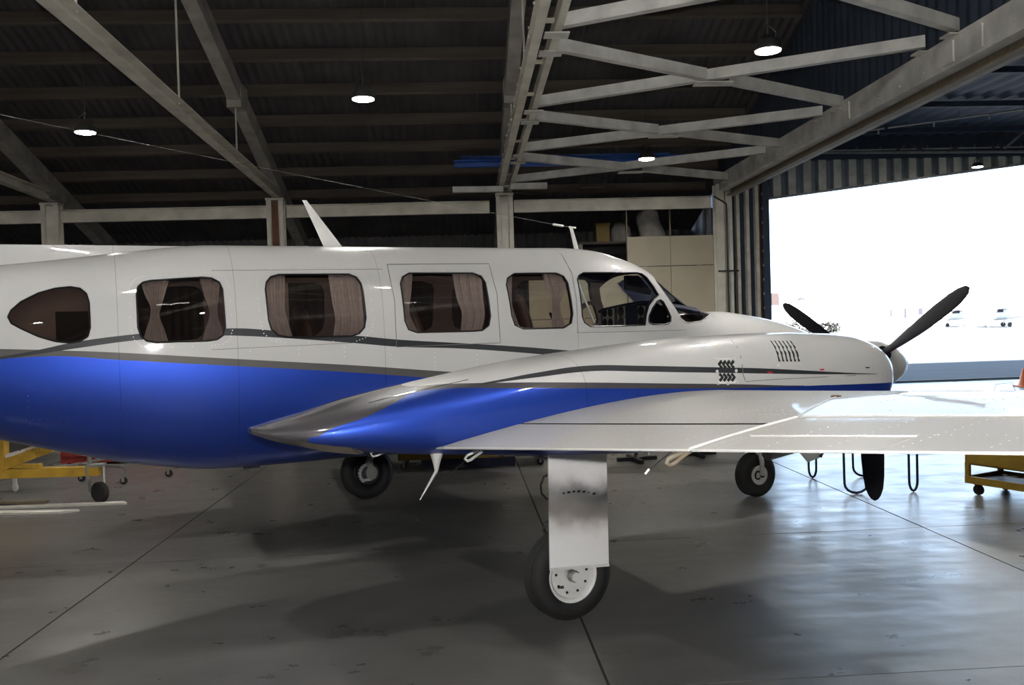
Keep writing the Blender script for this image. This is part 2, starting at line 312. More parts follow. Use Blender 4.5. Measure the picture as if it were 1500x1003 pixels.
# ---- portal frames: two channel columns, rafter, tie beam, hanger rods
def tiez(y): return 4.46+.033*(17-y)
def portal(X, label, double=False, rods=(), brown=False):
    r = empty('portal_frame', (X, 17, 0)); tag(r, label, 'roof frame', kind='structure')
    cm = MB()
    cm.channel((-.115, 0, 0), (-.115, 0, 4.30), .085, .22, .016, up=(0, 1, 0), flip=1); cm.channel((.115, 0, 0), (.115, 0, 4.30), .085, .22, .016, up=(0, 1, 0), flip=-1)
    c = cm.build('column', M['cream'], r)
    MB().box(-.075, .075, -.085, -.05, 0, 4.28).build('web_plate', M['rustred'] if brown else M['cream'], c)
    MB().box(-.17, .17, -.13, .13, 4.30, 4.34).build('cap_plate', M['cream'], c)
    rf = MB(); pts = [(0, y-17, roofz(y)+.10) for y in np.linspace(19.9, -12.8, 60)]
    rings = []
    for p in pts: rings.append([(p[0]-.10, p[1], p[2]-.16), (p[0]+.10, p[1], p[2]-.16), (p[0]+.10, p[1], p[2]+.16), (p[0]-.10, p[1], p[2]+.16)])
    rf.loft(rings)
    rfo = rf.build('rafter', M['dullsteel'], r)
    for y in (14.3,): MB().box(-.115, .115, y-17-.22, y-17+.22, roofz(y)-.10, roofz(y)+.28).build('splice_plate', M['dullsteel'], rfo)
    tb = MB(); y0, y1 = 17.05, -10.0
    if double:
        tb.channel((-.085, y0-17, tiez(y0)), (-.085, y1-17, tiez(y1)), .09, .20, .014, flip=1); tb.channel((.115, y0-17, tiez(y0)-.02), (.115, y1-17, tiez(y1)-.02), .07, .14, .014, flip=-1)
        for y in np.arange(-9.5, 17, 1.2): tb.box(-.09, .12, y-17-.05, y-17+.05, tiez(y)-.015, tiez(y)+.005)
    else: tb.channel((0, y0-17, tiez(y0)), (0, y1-17, tiez(y1)), .13, .17, .014, flip=-1)
    t = tb.build('tie_beam', M['cream'], r)
    bo = MB()
    for y in np.arange(2.0, 17, .62):
        for dz in (-.045, .045): bo.cyl((-.075 if not double else -.14, y-17, tiez(y)+dz), (-.088 if not double else -.155, y-17, tiez(y)+dz), .014, 6)
    tag(bo.build('bolts', M['greysteel'], t), kind='stuff')
    for y in rods: MB().cyl((0, y-17, tiez(y)+.05), (0, y-17, roofz(y)-.02), .014, 8).build('hanger_rod', M['cream'], r)
    return r
portal(-11.7, 'cream portal frame out of view past the left edge', rods=(8.3, 11.3, 14.16))
portal(-7.55, 'cream portal frame at the left edge with a plain column', rods=(8.3, 11.3, 14.16))
portal(-3.42, 'cream portal frame whose column shows a brown web, tie beam and hanger rods', rods=(8.35, 11.31, 14.16), brown=True)
portal(.92, 'cream portal frame with a double channel tie beam carrying the lattice', double=True, rods=(8.3, 11.3, 14.16))
# header rails between the columns
hm = MB().channel((0, 0, 0), (3.85, 0, 0), .10, .235, .012, flip=1).mesh('header_rail', M['cream'])
for k, (x, lab) in enumerate(((-11.5, 'cream header rail running out of view past the left column'), (-7.35, 'cream header rail between the left column and the brown web column'), (-3.22, 'cream header rail between the brown web column and the middle column'), (1.10, 'cream header rail from the middle column to the partition post'))):
    o = bpy.data.objects.new('header_rail', hm); COL.objects.link(o); o.location = (x, 16.95, 4.085); tag(o, lab, 'rail', kind='structure')
# end post by the stacked doors
pt_ = empty('door_post', (5.12, 17, 0)); tag(pt_, 'cream steel post left of the stacked sliding doors', 'post', kind='structure')
MB().channel((-.03, -.02, 0), (-.03, -.02, 4.42), .16, .22, .016, up=(0, 1, 0), flip=1).channel((.16, .02, 0), (.16, .02, 4.42), .13, .2, .016, up=(0, 1, 0), flip=-1).build('column', M['cream'], pt_)
cpt = [(-.16, -.16, 4.18), (-.02, -.17, 4.10), (.085, -.17, 4.03), (.09, -.17, 3.9), (.09, -.17, .1)]
MB().tube(cpt, .016, 8).build('conduit', M['hose'], pt_); MB().box(-.1, .3, -.19, -.15, 2.72, 2.75).build('bracket', M['hose'], pt_)

# ---- lattice of the door end: crossing angle braces between the tie beam and the girder
def tiep(px, py):
    d = ray(px, py); t = (4.46+.033*17-CAMH)/(d[2]+.033*d[1]); return CAM+d*t
lat = empty('wind_lattice', (3, 12, 4.55)); tag(lat, 'grey lattice of crossing braces under the roof beside the door girder', 'lattice', kind='structure')
lo = np.array([3, 12, 4.55])
ynod = [(16.55, 13.93), (14.39, 13.77)]
def brace(pa, pb, z=0.0, flip=1):
    pa = vec(pa)-lo+np.array([0, 0, z]); pb = vec(pb)-lo+np.array([0, 0, z])
    mb = MB(); mb.beam(pa, pb, .014, .12, off=(flip*.04, 0)); mb.beam(pa, pb, .09, .014, off=(0, -.06)); return mb.build('brace', M['greysteel'], lat)
nodesL = [16.55, 14.08, 11.6, 8.88, 6.2, 3.5, .8]; nodesR = [16.6, 14.0, 11.72, 9.02, 6.3, 3.6, .9]
for k in range(len(nodesL)-1):
    a, b = nodesL[k], nodesL[k+1]; c, d_ = nodesR[k], nodesR[k+1]
    A0 = (1.02, a-.3, tiez(a)); A1 = (1.02, b+.28, tiez(b)); B0 = (5.1, c-.3, tiez(c)); B1 = (5.1, d_+.28, tiez(d_))
    brace(A0, B1, .02)                                 # one long member
    mid = [(A1[i]+B0[i])/2 for i in range(3)]
    brace(A1, [A1[i]*.53+B0[i]*.47 for i in range(3)], 0, 1); brace([A1[i]*.45+B0[i]*.55 for i in range(3)], B0, 0, 1)
    MB().box(mid[0]-lo[0]-.22, mid[0]-lo[0]+.22, mid[1]-lo[1]-.1, mid[1]-lo[1]+.1, mid[2]-lo[2]-.10, mid[2]-lo[2]-.088).build('gusset_plate', M['greysteel'], lat)
    for P in (A0, A1, B0, B1): MB().box(P[0]-lo[0]-.12, P[0]-lo[0]+.12, P[1]-lo[1]-.09, P[1]-lo[1]+.09, P[2]-lo[2]-.115, P[2]-lo[2]-.10).build('gusset_plate', M['greysteel'], lat)
# ---- door girder
gir = empty('door_girder', (XG, 17, 4.2)); tag(gir, 'long grey box girder over the hangar end with door track below', 'girder', kind='structure')
L0, L1 = .25, -28.0
MB().beam((-.05, L0, .25), (-.05, L1, .35), .03, .30, off=(0, 0)).beam((.02, L0, .10), (.02, L1, .20), .16, .018).build('side_web', M['greysteel'], gir)
MB().channel((.14, L0, .08), (.14, L1, .16), .09, .16, .016, up=(0, 0, 1)).build('track_channel', M['tan'], gir)
MB().channel((.28, L0, .12), (.28, L1, .20), .11, .18, .016, up=(0, 0, 1)).build('track_channel', M['dullsteel'], gir)
MB().beam((.40, L0, .17), (.40, L1, .25), .10, .16).build('outer_angle', M['greysteel'], gir)
MB().beam((.457, L0, .095), (.457, L1, .175), .012, .014).build('lit_edge_strip', M['whiteboard'], gir)  # white strip added to stand for daylight catching the girder edge
bo = MB()
for y in np.arange(-16, 0, .52): bo.cyl((-.065, y, .18-y*.0042), (-.078, y, .18-y*.0042), .022, 6)
tag(bo.build('bolts', M['greysteel'], gir), kind='stuff')
for y in (-.9, -2.55, -5.1, -5.7, -8.1, -8.6): MB().box(-.085, -.06, y-.18, y+.18, .12-y*.0042, .34-y*.0042).build('splice_plate', M['greysteel'], gir)

# ---- stacked sliding doors
sdoor = empty('sliding_door', (5.3, 17.2, 0)); tag(sdoor, 'stack of dark blue sliding door leaves with cream stiles at the opening', 'door', kind='structure')
MB().box(.0, .85, .05, .14, 0, 4.48).build('leaf_sheet', M['bluedoor'], sdoor)
for (a, b, m, y) in ((.02, .075, 'flute', -.02), (.19, .255, 'flute', -.05), (.385, .45, 'flute', -.05), (.575, .64, 'flute', -.05)):
    MB().box(a, b, y-.03, .05, 0, 4.47).build('stile', M[m], sdoor)
MB().box(.655, .70, -.02, .05, 0, 4.46).build('stile', M['rustred'], sdoor)
MB().box(.72, .86, -.06, .05, 0, 4.48).build('jamb_leaf', M['bluedoor'], sdoor)
for z in np.arange(.3, 4.4, .28): MB().box(.705, .725, -.07, -.05, z, z+.05).build('hinge_knuckle', M['dullsteel'], sdoor)

# ---- cream partition under the header
part = empty('wall_partition', (3.3, 17.12, 0)); tag(part, 'cream sheet partition right of the parked nose below the header', kind='structure')
for j in range(3):
    for k in range(2): MB().box(-1.95+k*.97+.006, -1.95+(k+1)*.97-.006, .01, .04, j*.95+.006, (j+1)*.95-.006).build('panel', M['panel'], part)
xe = [0, .86, 1.72]; ze = [0, .95, 1.9, 2.88, 3.47]
for i in range(2):
    for j in range(4): MB().box(xe[i]+.006, xe[i+1]-.006, 0, .03, ze[j]+.006, ze[j+1]-.006).build('panel', M['panel'], part)
for x in (.0, .86, 1.6): MB().box(x, x+.025, .03, .07, 0, 4.0).build('stud', M['tan'], part)

# ---- fascia over the annex doorway
fas = empty('door_fascia', (8.0, YA, 0)); tag(fas, 'corrugated cream fascia, shade coloured into its rib recesses, with a sloping lower edge over the annex doorway', 'fascia', kind='structure')
def fbot(x): return 4.845+(x)*(.755/6.8)
for k in range(19):
    x = -.7+k*.398; zt = 5.80
    if fbot(x) > zt-.03: break
    z0, z1 = fbot(x), fbot(x+.25)
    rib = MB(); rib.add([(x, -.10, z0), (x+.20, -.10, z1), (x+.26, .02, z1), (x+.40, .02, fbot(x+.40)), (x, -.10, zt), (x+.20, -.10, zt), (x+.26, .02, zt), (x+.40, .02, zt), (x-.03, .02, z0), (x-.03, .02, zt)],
        [(0, 1, 5, 4), (1, 2, 6, 5), (2, 3, 7, 6), (8, 0, 4, 9)]); rib.mi = [0, 1, 1, 1]; rib.build('sheet_rib', [M['fascia'], M['fascia2']], fas)  # rib sides and recesses get a darker colour that stands for shade
MB().box(-1.5, 18, .03, .06, 5.75, 6.45)\
    .prism([(-1.5, .04, fbot(-1.5)), (11, .04, fbot(11)), (11, .04, 6.3), (-1.5, .04, 6.3)], (0, .01, 0)).build('backing_sheet', M['bluemetal'], fas)
MB().beam((-1.5, -.06, fbot(-1.5)-.0), (10.6, -.06, fbot(10.6)), .16, .05).build('bottom_rail', M['dullsteel'], fas)
MB().box(-1.5, 18, -.14, -.06, 5.80, 5.90).build('top_rail', M['bluemetal'], fas)
MB().cyl((.4, -.4, 5.98), (18, -.4, 5.98), .02, 8).build('conduit', M['dullsteel'], fas)
for k in range(16): MB().beam((.9+k*.62, -.4, 5.98), (.98+k*.62, -.3, 6.08), .02, .02).build('hanger', M['dullsteel'], fas)
# door truss in front of the fascia
tru = empty('door_truss', (9, 21.6, 6)); tag(tru, 'dark steel truss of the annex roof above the doorway', 'truss', kind='structure')
tb = [aty(x, y, 21.6)-np.array([9, 21.6, 6]) for x, y in ((1195, 224), (1500, 222))]
MB().beam(tb[0], tb[1], .05, .05).build('bottom_chord', M['dullsteel'], tru)
for a, b in (((1313, 221), (1330, 207)), ((1330, 207), (1353, 222)), ((1386, 223), (1453, 192)), ((1453, 192), (1500, 203)), ((1454, 192), (1455, 220)), ((1466, 196), (1467, 222))):
    MB().beam(aty(*a, 21.6)-np.array([9, 21.6, 6]), aty(*b, 21.6)-np.array([9, 21.6, 6]), .05, .05).build('web_member', M['roof'], tru)
MB().beam(aty(1472, 217, 21.5)-np.array([9, 21.6, 6]), aty(1500, 193, 21.5)-np.array([9, 21.6, 6]), .05, .05).build('web_member', M['dullsteel'], tru)
# white conduit with drops
cq = empty('conduit_run', tuple(atz(1265, 192, 6.2))); tag(cq, 'white conduit pipe with short drops under the annex roof', 'conduit')
c0 = vec(atz(1265, 192, 6.2)); c1 = vec(atz(1500, 160, 6.2)); dd = c1-c0
MB().cyl((0, 0, 0), dd*.14, .022, 8).cyl(dd*.165, dd*1.6, .022, 8).build('pipe', M['whiteboard'], cq)
for t in (.10, .46, .80, 1.15): MB().cyl(dd*t, dd*t-np.array([0, 0, .12]), .022, 8).build('drop', M['cream'], cq)
for t in (.05, .3, .62, 1.0, 1.4): MB().cyl(dd*t, dd*t+np.array([0, 0, .17]), .006, 6).build('hanger', M['dullsteel'], cq)

# ---- lamps
hb_house = MB().lathe([(.04, .10), (.09, .095), (.11, .07), (.128, .02), (.13, .0), (.12, -.010)], (0, 0, 0), (0, 0, 1), 24).mesh('housing', M['lampbody'], 40)
hb_lens = MB().lathe([(.001, -.026), (.08, -.027), (.12, -.016), (.124, -.002)], (0, 0, 0), (0, 0, 1), 24).mesh('lens', M['led'], 40)
hb_hook = MB().tube([(0, 0, .16), (0, 0, .24)], .012, 8).tube([(-.08, 0, .07), (-.08, 0, .17), (0, 0, .24), (.08, 0, .17), (.08, 0, .07)], .008, 6).mesh('bracket', M['lampbody'])
def highbay(loc, label, ztop, power=LED_W, col=(1, .965, .90)):
    r = empty('high_bay_lamp', tuple(loc)); tag(r, label, 'lamp', 'round LED lamps under the roofs')
    inst('housing', hb_house, r); inst('lens', hb_lens, r); inst('bracket', hb_hook, r)
    MB().cyl((0, 0, .24), (0, 0, max(.3, ztop-loc[2])), .004, 6).build('hanging_rod', M['lampbody'], r)
    ld = bpy.data.lights.new('led', 'AREA'); ld.shape = 'DISK'; ld.size = .25; ld.energy = power; ld.color = col
    lo_ = bpy.data.objects.new('led', ld); COL.objects.link(lo_); lo_.parent = r; lo_.location = (0, 0, -.04)
for px, py, z, lab in ((125, 193, 4.4, 'lit round LED lamp at far left above the tail'), (532, 144, 4.4, 'lit round LED lamp above the cabin roof left of the middle frame'), (1125, 73, 4.38, 'lit LED lamp nearest the camera, seen through the lattice'), (947, 232, 4.36, 'lit LED lamp in front of the blue sheets near the far end of the lattice')):
    p = atz(px, py, z); highbay(p, lab, roofz(p[1])+.3, LED_W*1.1)
p = atz(1432, 244, 5.4); highbay(p, 'lit LED lamp by the fascia of the annex doorway', 6.43, LED_W)
for (x, y, z) in ((-5.6, 3.2, 6.6), (-1.2, 1.8, 6.6), (3.4, 2.6, 6.6), (-10.4, 8.5, 6.0), (-10.4, -2, 6.2), (-1.2, -6, 6.2), (3.6, -6, 6.2)):
    highbay((x, y, z), 'LED lamp outside the picture, '+{-5.6: 'left of the tail', -1.2: 'over the tail cone' if y > 0 else 'behind the camera on the left', 3.4: 'over the near wing tip', -10.4: 'far left beyond the frame' if y > 0 else 'far left behind the camera', 3.6: 'behind the camera on the right'}[x], roofz(y)+.3, LED_W*1.7)
highbay((17.5, 18.8, 5.7), 'added LED lamp past the right edge that brightens the annex fascia', 6.43, LED_W*3.2)  # extra unseen lamp, put in to brighten the fascia
highbay((11.5, 15.5, 5.7), 'added LED lamp above the picture that brightens the annex', 6.43, LED_W*2)  # another extra lamp out of view, added to lift the annex light
# ================================================================== THE AIRCRAFT (local frame: x forward, y to the far side, z up)
ac = empty('airplane', (MID[0], MID[1], 0), TH); tag(ac, 'white, blue and grey twin propeller airplane parked on the hangar floor', 'airplane')
FU = np.array([-6.4, -5.6, -4.6, -3.8, -3.3, -2.8, -2.3, -1.8, -1.3, -.8, -.3, .2, .7, 1.1, 1.4, 1.65, 1.9, 2.1, 2.3, 2.55, 2.74, 2.9, 3.2, 3.6, 4.0, 4.25, 4.45, 4.56])
FHW = np.array([.05, .17, .36, .50, .565, .615, .65, .672, .68, .68, .68, .68, .68, .68, .675, .67, .66, .65, .64, .615, .595, .575, .535, .46, .36, .27, .16, .03])
FWT = np.array([1.99, 2.06, 2.16, 2.247, 2.323, 2.379, 2.442, 2.485, 2.486, 2.486, 2.486, 2.489, 2.489, 2.494, 2.477, 2.422, 2.331, 2.173, 2.035, 1.93, 1.893, 1.896, 1.862, 1.791, 1.679, 1.59, 1.469, 1.30])
FWB = np.array([1.86, 1.74, 1.50, 1.31, 1.168, 1.014, .883, .808, .798, .80, .788, .771, .773, .776, .777, .778, .78, .784, .792, .802, .81, .816, .846, .898, .96, 1.07, 1.18, 1.25])
def f_nu(u): return np.interp(u, [-6.4, -3.8, -2, 1.5, 2.1, 2.74, 4.5], [2.0, 2.5, 3.0, 3.0, 2.8, 2.4, 2.1])
def f_wm(u): return np.interp(u, [-6.4, -3.8, -2, 2, 2.8, 4.56], [1.92, 1.72, 1.6, 1.55, 1.45, 1.28])
NL = 2.3
def f_at(u):
    return pchip(FU, FHW, [u])[0], pchip(FU, FWT, [u])[0], pchip(FU, FWB, [u])[0], f_nu(u), f_wm(u)
def f_v(u, z):
    hw, wt, wb, n, wm = f_at(u)
    if z >= wm: r = min(1, (z-wm)/(wt-wm)); e = n
    else: r = min(1, (wm-z)/(wm-wb)); e = NL
    return hw*max(0, 1-r**e)**(1/e)
def f_ray(px, py, off=0.0):
    v = -.6
    for _ in range(25):
        L = onv(px, py, v); v = .5*v-.5*f_v(L[0], L[2])
    return np.array([L[0], v-off, L[2]])
def f_uw(pts): return [tuple(f_ray(*p)[[0, 2]]) for p in pts]
def f_ring(u, nseg=96, inset=0.0):
    hw, wt, wb, n, wm = f_at(u); out = []
    for a in np.linspace(0, 2*math.pi, nseg, endpoint=False):
        # even spread around the superellipse
        c, s = math.cos(a), math.sin(a); e = n if c >= 0 else NL; hh = (wt-wm if c >= 0 else wm-wb)-inset; h2 = max(hw-inset, .005); hh = max(hh, .005)
        k = (abs(c)**e+abs(s)**e)**(-1/e)
        out.append((u, -h2*s*k, wm+hh*c*k))
    return out
black_up = f_uw([(2, 522), (53, 513), (112, 500.5), (201, 489), (265, 483.5), (329, 481), (360, 481), (400, 484), (527, 492), (580, 497), (667, 502), (760, 507.5), (845, 514)])
black_lo = f_uw([(2, 526), (53, 519), (112, 510), (201, 498), (265, 493), (329, 491.3), (360, 492), (400, 494), (527, 503), (580, 507.5), (667, 510), (760, 516), (840, 523)])
grey_up = f_uw([(2, 511), (84, 513), (167, 516), (279, 522), (400, 528.5), (527, 535.4), (653, 544)])
blue_up = f_uw([(2, 525), (64, 521.8), (173, 527), (279, 532.6), (400, 538.7), (527, 546), (611, 552)])
def extend(pts, u0, u1):
    pts = sorted(pts); a, b = pts[0], pts[3]; s = (b[1]-a[1])/(b[0]-a[0]); c, d = pts[-4], pts[-1]; s2 = (d[1]-c[1])/(d[0]-c[0])
    return [(u0, a[1]+s*(u0-a[0])*.6)]+pts+[(u1, d[1]+s2*(u1-d[0]))]
WHITE = (.53, .53, .525); BLUE = (.022, .066, .42); GREY = (.095, .092, .088); BLACKP = (.030, .032, .036)
fus_m = paint_material('fuselage_paint', dict(bu=extend(black_up, -5, 4.6), bl=extend(black_lo, -5, 4.6), gu=extend(grey_up, -6, 4.6), gl=extend(blue_up, -6, 4.6)),
    [(BLUE, None, 'gl', None, None, .68), (GREY, 'gl', 'gu', None, None, .1), (BLACKP, 'bl', 'bu', None, None, 0)], WHITE,
    seams=(f_ray(176, 560)[0], f_ray(345, 440)[0], f_ray(560, 440)[0], f_ray(830, 385)[0]), hseams=())
# window outlines (photo pixels on the near side, found on the skin)
def zo(pts, s, ox, oy): return [(x/s+ox, y/s+oy) for x, y in pts]
WIN = [
 ('D', zo([(42, 445), (58, 410), (110, 365), (200, 320), (290, 295), (370, 287), (420, 295), (452, 322), (467, 370), (473, 500), (460, 545), (420, 572), (370, 580), (290, 572), (200, 545), (110, 505), (60, 478)], 3.5825, 0, 340)),
 ('T', zo([(716, 320), (725, 285), (750, 263), (790, 253), (1060, 237), (1110, 241), (1150, 263), (1168, 300), (1183, 500), (1172, 540), (1140, 562), (1090, 570), (820, 578), (770, 570), (740, 545), (724, 500)], 3.5825, 0, 340)),
 ('T', zo([(103, 300), (108, 262), (130, 235), (170, 222), (540, 220), (580, 235), (605, 270), (615, 310), (630, 450), (622, 500), (595, 530), (555, 545), (230, 551), (170, 541), (135, 510), (120, 460)], 3.5825, 360, 340)),
 ('T', zo([(812, 270), (822, 235), (855, 215), (1190, 214), (1235, 230), (1258, 265), (1284, 440), (1275, 490), (1240, 515), (1200, 518), (900, 526), (855, 511), (835, 465)], 3.5825, 360, 340)),
 ('T', zo([(150, 420), (155, 385), (190, 360), (410, 358), (450, 375), (472, 410), (498, 570), (490, 620), (450, 645), (240, 650), (195, 630), (178, 580)], 3.5825, 700, 300)),
 ('C', zo([(108, 200), (120, 160), (165, 132), (700, 132), (750, 142), (800, 180), (920, 355), (870, 390), (820, 460), (795, 550), (785, 655), (235, 668), (180, 630), (158, 570)], 6.818, 830, 380)),
 ('D', zo([(820, 600), (825, 560), (860, 480), (905, 415), (935, 400), (965, 420), (1010, 500), (1042, 570), (1040, 620), (1005, 645), (860, 648), (825, 630)], 6.818, 830, 380)),
]
WUW = [(k, f_uw(p)) for k, p in WIN]
pill = f_uw(zo([(800, 112), (900, 232), (1000, 372), (1080, 490), (1140, 590), (1190, 628), (1215, 632)], 6.818, 830, 380))
ub = pill[-1]
WSH = [(2.06, 2.46)]+[(pill[0][0]-.02, pill[0][1]+.03)]+pill+[(ub[0]+.18, ub[1]+.01), (2.60, 1.86), (2.735, 1.905), (2.95, 2.2), (2.6, 2.5)]
WSH[0] = (2.085, 2.52); WSH[1] = (2.075, 2.30)
def cutter(poly, v0, v1): return MB().prism([(p[0], v0, p[1]) for p in poly], (0, v1-v0, 0))
cut = MB()
for k, p in WUW:
    cut.prism([(q[0], -1.0, q[1]) for q in p], (0, .62, 0)); cut.prism([(q[0], .38, q[1]) for q in p], (0, .62, 0))
def smooth_poly(p):            # round the windscreen corner a little
    return p
cut.prism([(q[0], -1.0, q[1]) for q in WSH], (0, 2.0, 0))
co = cut.build('cut_shape', M['blackgloss'])
us = np.unique(np.concatenate([np.linspace(-6.4, -3.9, 14), np.linspace(-3.8, 1.5, 72), np.linspace(1.55, 2.95, 44), np.linspace(3.0, 4.3, 20), np.linspace(4.34, 4.56, 9)]))
def shell(t, us_=us):
    o = MB().loft([f_ring(u) for u in us_]); mb = MB(); mb.v, mb.f, mb.mi = o.v, o.f, o.mi
    return mb
outer = MB(); outer.loft([f_ring(u) for u in us])
fo = outer.build('fuselage', fus_m, ac)
inn = MB(); ui = us[(us > -5.5) & (us < 4.2)]; inn.loft([f_ring(u, 64, .035) for u in ui[::2]]); io = inn.build('inner_shape', M['interior'])
def bool_apply(o, ops):
    for op, b in ops:
        m = o.modifiers.new('b', 'BOOLEAN'); m.operation = op; m.object = b; m.solver = 'EXACT'; m.material_mode = 'TRANSFER'
    dg = bpy.context.evaluated_depsgraph_get(); me = bpy.data.meshes.new_from_object(o.evaluated_get(dg)); o.modifiers.clear(); o.data = me
bpy.context.view_layer.update()
# operands share the aircraft frame while cutting
for o in (co, io): o.parent = ac
bpy.context.view_layer.update()
bool_apply(fo, [('DIFFERENCE', io), ('DIFFERENCE', co)])
def skin_normals(o, tol=.004):
    me = o.data; nv = np.zeros((len(me.vertices), 3)); co_ = np.empty(len(me.vertices)*3); me.vertices.foreach_get('co', co_); co_ = co_.reshape(-1, 3)
    me.polygons.foreach_set('use_smooth', [True]*len(me.polygons)); me.set_sharp_from_angle(angle=math.radians(28)); me.update()
skin_normals(fo)
for o in (co, io): bpy.data.objects.remove(o)
# panes: patches of the same skin, set 8 mm in
def inside(p, poly):
    x, y = p; c = False; n = len(poly)
    for i in range(n):
        x1, y1 = poly[i]; x2, y2 = poly[(i+1) % n]
        if (y1 > y) != (y2 > y) and x < (x2-x1)*(y-y1)/(y2-y1)+x1: c = not c
    return c
def pane(poly, name, m, side, inset=.010, rings=7):
    c = np.mean(np.array(poly), 0); mb = MB(); P = np.array(poly); P = c+(P-c)*1.004
    vs = [];
    for s in np.linspace(1, 0.02, rings):
        for q in P:
            u, z = c+(q-c)*s; vs.append((u, side*max(.02, f_v(u, z)-inset), z))
    n = len(P); fs = [(i*n+j, i*n+(j+1) % n, (i+1)*n+(j+1) % n, (i+1)*n+j) for i in range(rings-1) for j in range(n)]; fs.append(tuple((rings-1)*n+j for j in range(n)))
    mb.add(vs, fs); return mb.build(name, m, fo, smooth=50)
def densify(poly, k=3):
    out = []; n = len(poly)
    for i in range(n):
        p0, p1, p2, p3 = [np.array(poly[j % n]) for j in (i-1, i, i+1, i+2)]
        for t in np.arange(k)/k: out.append(tuple(p1+(p2-p1)*t))
    return out
for i, (k, p) in enumerate(WUW):
    m = {'T': M['tinted'], 'D': M['darktint'], 'C': M['clear']}[k]
    if i == 6: m = M['tinted']
    for side in (-1, 1): pane(densify(p), 'window_pane', m, side)
    # rubber edging round each near opening
    ed = [(q[0], -f_v(*q)-.001, q[1]) for q in densify(p, 2)]
    MB().tube(ed, .0065, 6, closed=True).build('window_seal', M['blackgloss'], fo, smooth=60)
# windscreen
ws = MB(); uu = np.linspace(2.02, 2.80, 46); rr = [f_ring(u, 160, .008) for u in uu]
keep = []
for i in range(len(uu)-1):
    for j in range(160):
        q = [rr[i][j], rr[i][(j+1) % 160], rr[i+1][(j+1) % 160], rr[i+1][j]]; c = np.mean(np.array(q), 0)
        if any(inside((x[0], x[2]), WSH) for x in q) and c[2] > 1.7: keep.append((i*160+j, i*160+(j+1) % 160, (i+1)*160+(j+1) % 160, (i+1)*160+j))
ws.add([p for r in rr for p in r], keep); wso = ws.build('windscreen', M['screen'], fo, smooth=60)
bm = bmesh.new(); bm.from_mesh(wso.data); bmesh.ops.delete(bm, geom=[v for v in bm.verts if not v.link_faces], context='VERTS'); bm.to_mesh(wso.data); bm.free()
MB().tube([(u, 0, pchip(FU, FWT, [u])[0]-.004) for u in np.linspace(2.07, 2.75, 12)], .022, 8).build('windscreen_post', M['white'], fo, smooth=60)
wl = [(q[0], -f_v(*q)-.001, q[1]) for q in pill]+[(ub[0]+.18, -f_v(ub[0]+.18, ub[1]+.01)-.001, ub[1]+.01), (2.60, -f_v(2.60, 1.86)-.001, 1.86)]
MB().tube(wl, .006, 6).build('window_seal', M['greysteel'], fo, smooth=60)
# seams and door outline on the near side
def skin_line(pts, name='door_seam', r=.0028, m=None, sub=6):
    P = []
    for (a, b) in zip(pts[:-1], pts[1:]):
        for t in np.arange(sub)/sub: P.append(f_ray(a[0]+(b[0]-a[0])*t, a[1]+(b[1]-a[1])*t, .0005))
    P.append(f_ray(*pts[-1], .0005)); return MB().tube(P, r, 5).build(name, m or M['seam'], fo, smooth=60)
skin_line([(567, 387), (716, 386), (728, 430), (733, 502), (581, 508), (578, 440), (567, 387)])
skin_line([(845, 487), (905, 486), (1005, 483)], 'skirt_seam', .002)
skin_line([(822, 372), (838, 400), (845, 440), (846, 487)], 'frame_seam', .002)
skin_line([(310, 396), (560, 394)], 'roof_seam', .0016)
skin_line([(310, 512), (520, 502)], 'lower_seam', .0016)
# rivets on the belly and round the windows (countless)
def rivet_mesh(pts, nrm, name, m, parent, r=.0045, h=.0018):
    mb = MB()
    for p, n in zip(pts, nrm):
        n = vec(n)/np.linalg.norm(n); a = np.cross(n, (.3, .5, .8)); a /= np.linalg.norm(a); b = np.cross(n, a); k = 5
        ring = [vec(p)+r*(a*math.cos(t)+b*math.sin(t)) for t in np.linspace(0, 2*math.pi, k, endpoint=False)]
        mb.add(ring+[vec(p)+n*h], [(i, (i+1) % k, k) for i in range(k)])
    return tag(mb.build(name, m, parent, smooth=80), kind='stuff')
rp, rn, bp_, bn = [], [], [], []
blc = sorted(blue_up); 
for u in (-3.0, -2.62, -2.27, -1.93, -1.62, -1.28, -.95, -.6, -.25, .1):
    for z in np.arange(.95, 2.3, .034):
        if any(inside((u, z), p) for _, p in WUW): continue
        v = f_v(u, z); q = (u, -v, z); nn = (0, -1, (f_v(u, z-.01)-f_v(u, z+.01))/.02)
        if z < np.interp(u, [a for a, b in blc], [b for a, b in blc]): bp_.append(q); bn.append(nn)
        elif z < 1.72 and all(abs(z-np.interp(u, [a for a, b in sorted(cc)], [b for a, b in sorted(cc)])) > .035 for cc in (grey_up, black_up, black_lo)) and z > np.interp(u, [a for a, b in sorted(grey_up)], [b for a, b in sorted(grey_up)]): rp.append(q); rn.append(nn)
for z in (1.05, 1.30):
    for u in np.arange(-3.1, .3, .04): bp_.append((u, -f_v(u, z), z)); bn.append((0, -1, (f_v(u, z-.01)-f_v(u, z+.01))/.02))
for i in (1, 2):
    P = np.array(WUW[i][1]); c = P.mean(0)
    for q in densify(list(map(tuple, c+(P-c)*1.16)), 3): rp.append((q[0], -f_v(*q), q[1])); rn.append((0, -1, .1))
rivet_mesh(bp_, bn, 'blue_rivets', M['brivet'], fo); rivet_mesh(rp, rn, 'white_rivets', M['rivet'], fo)
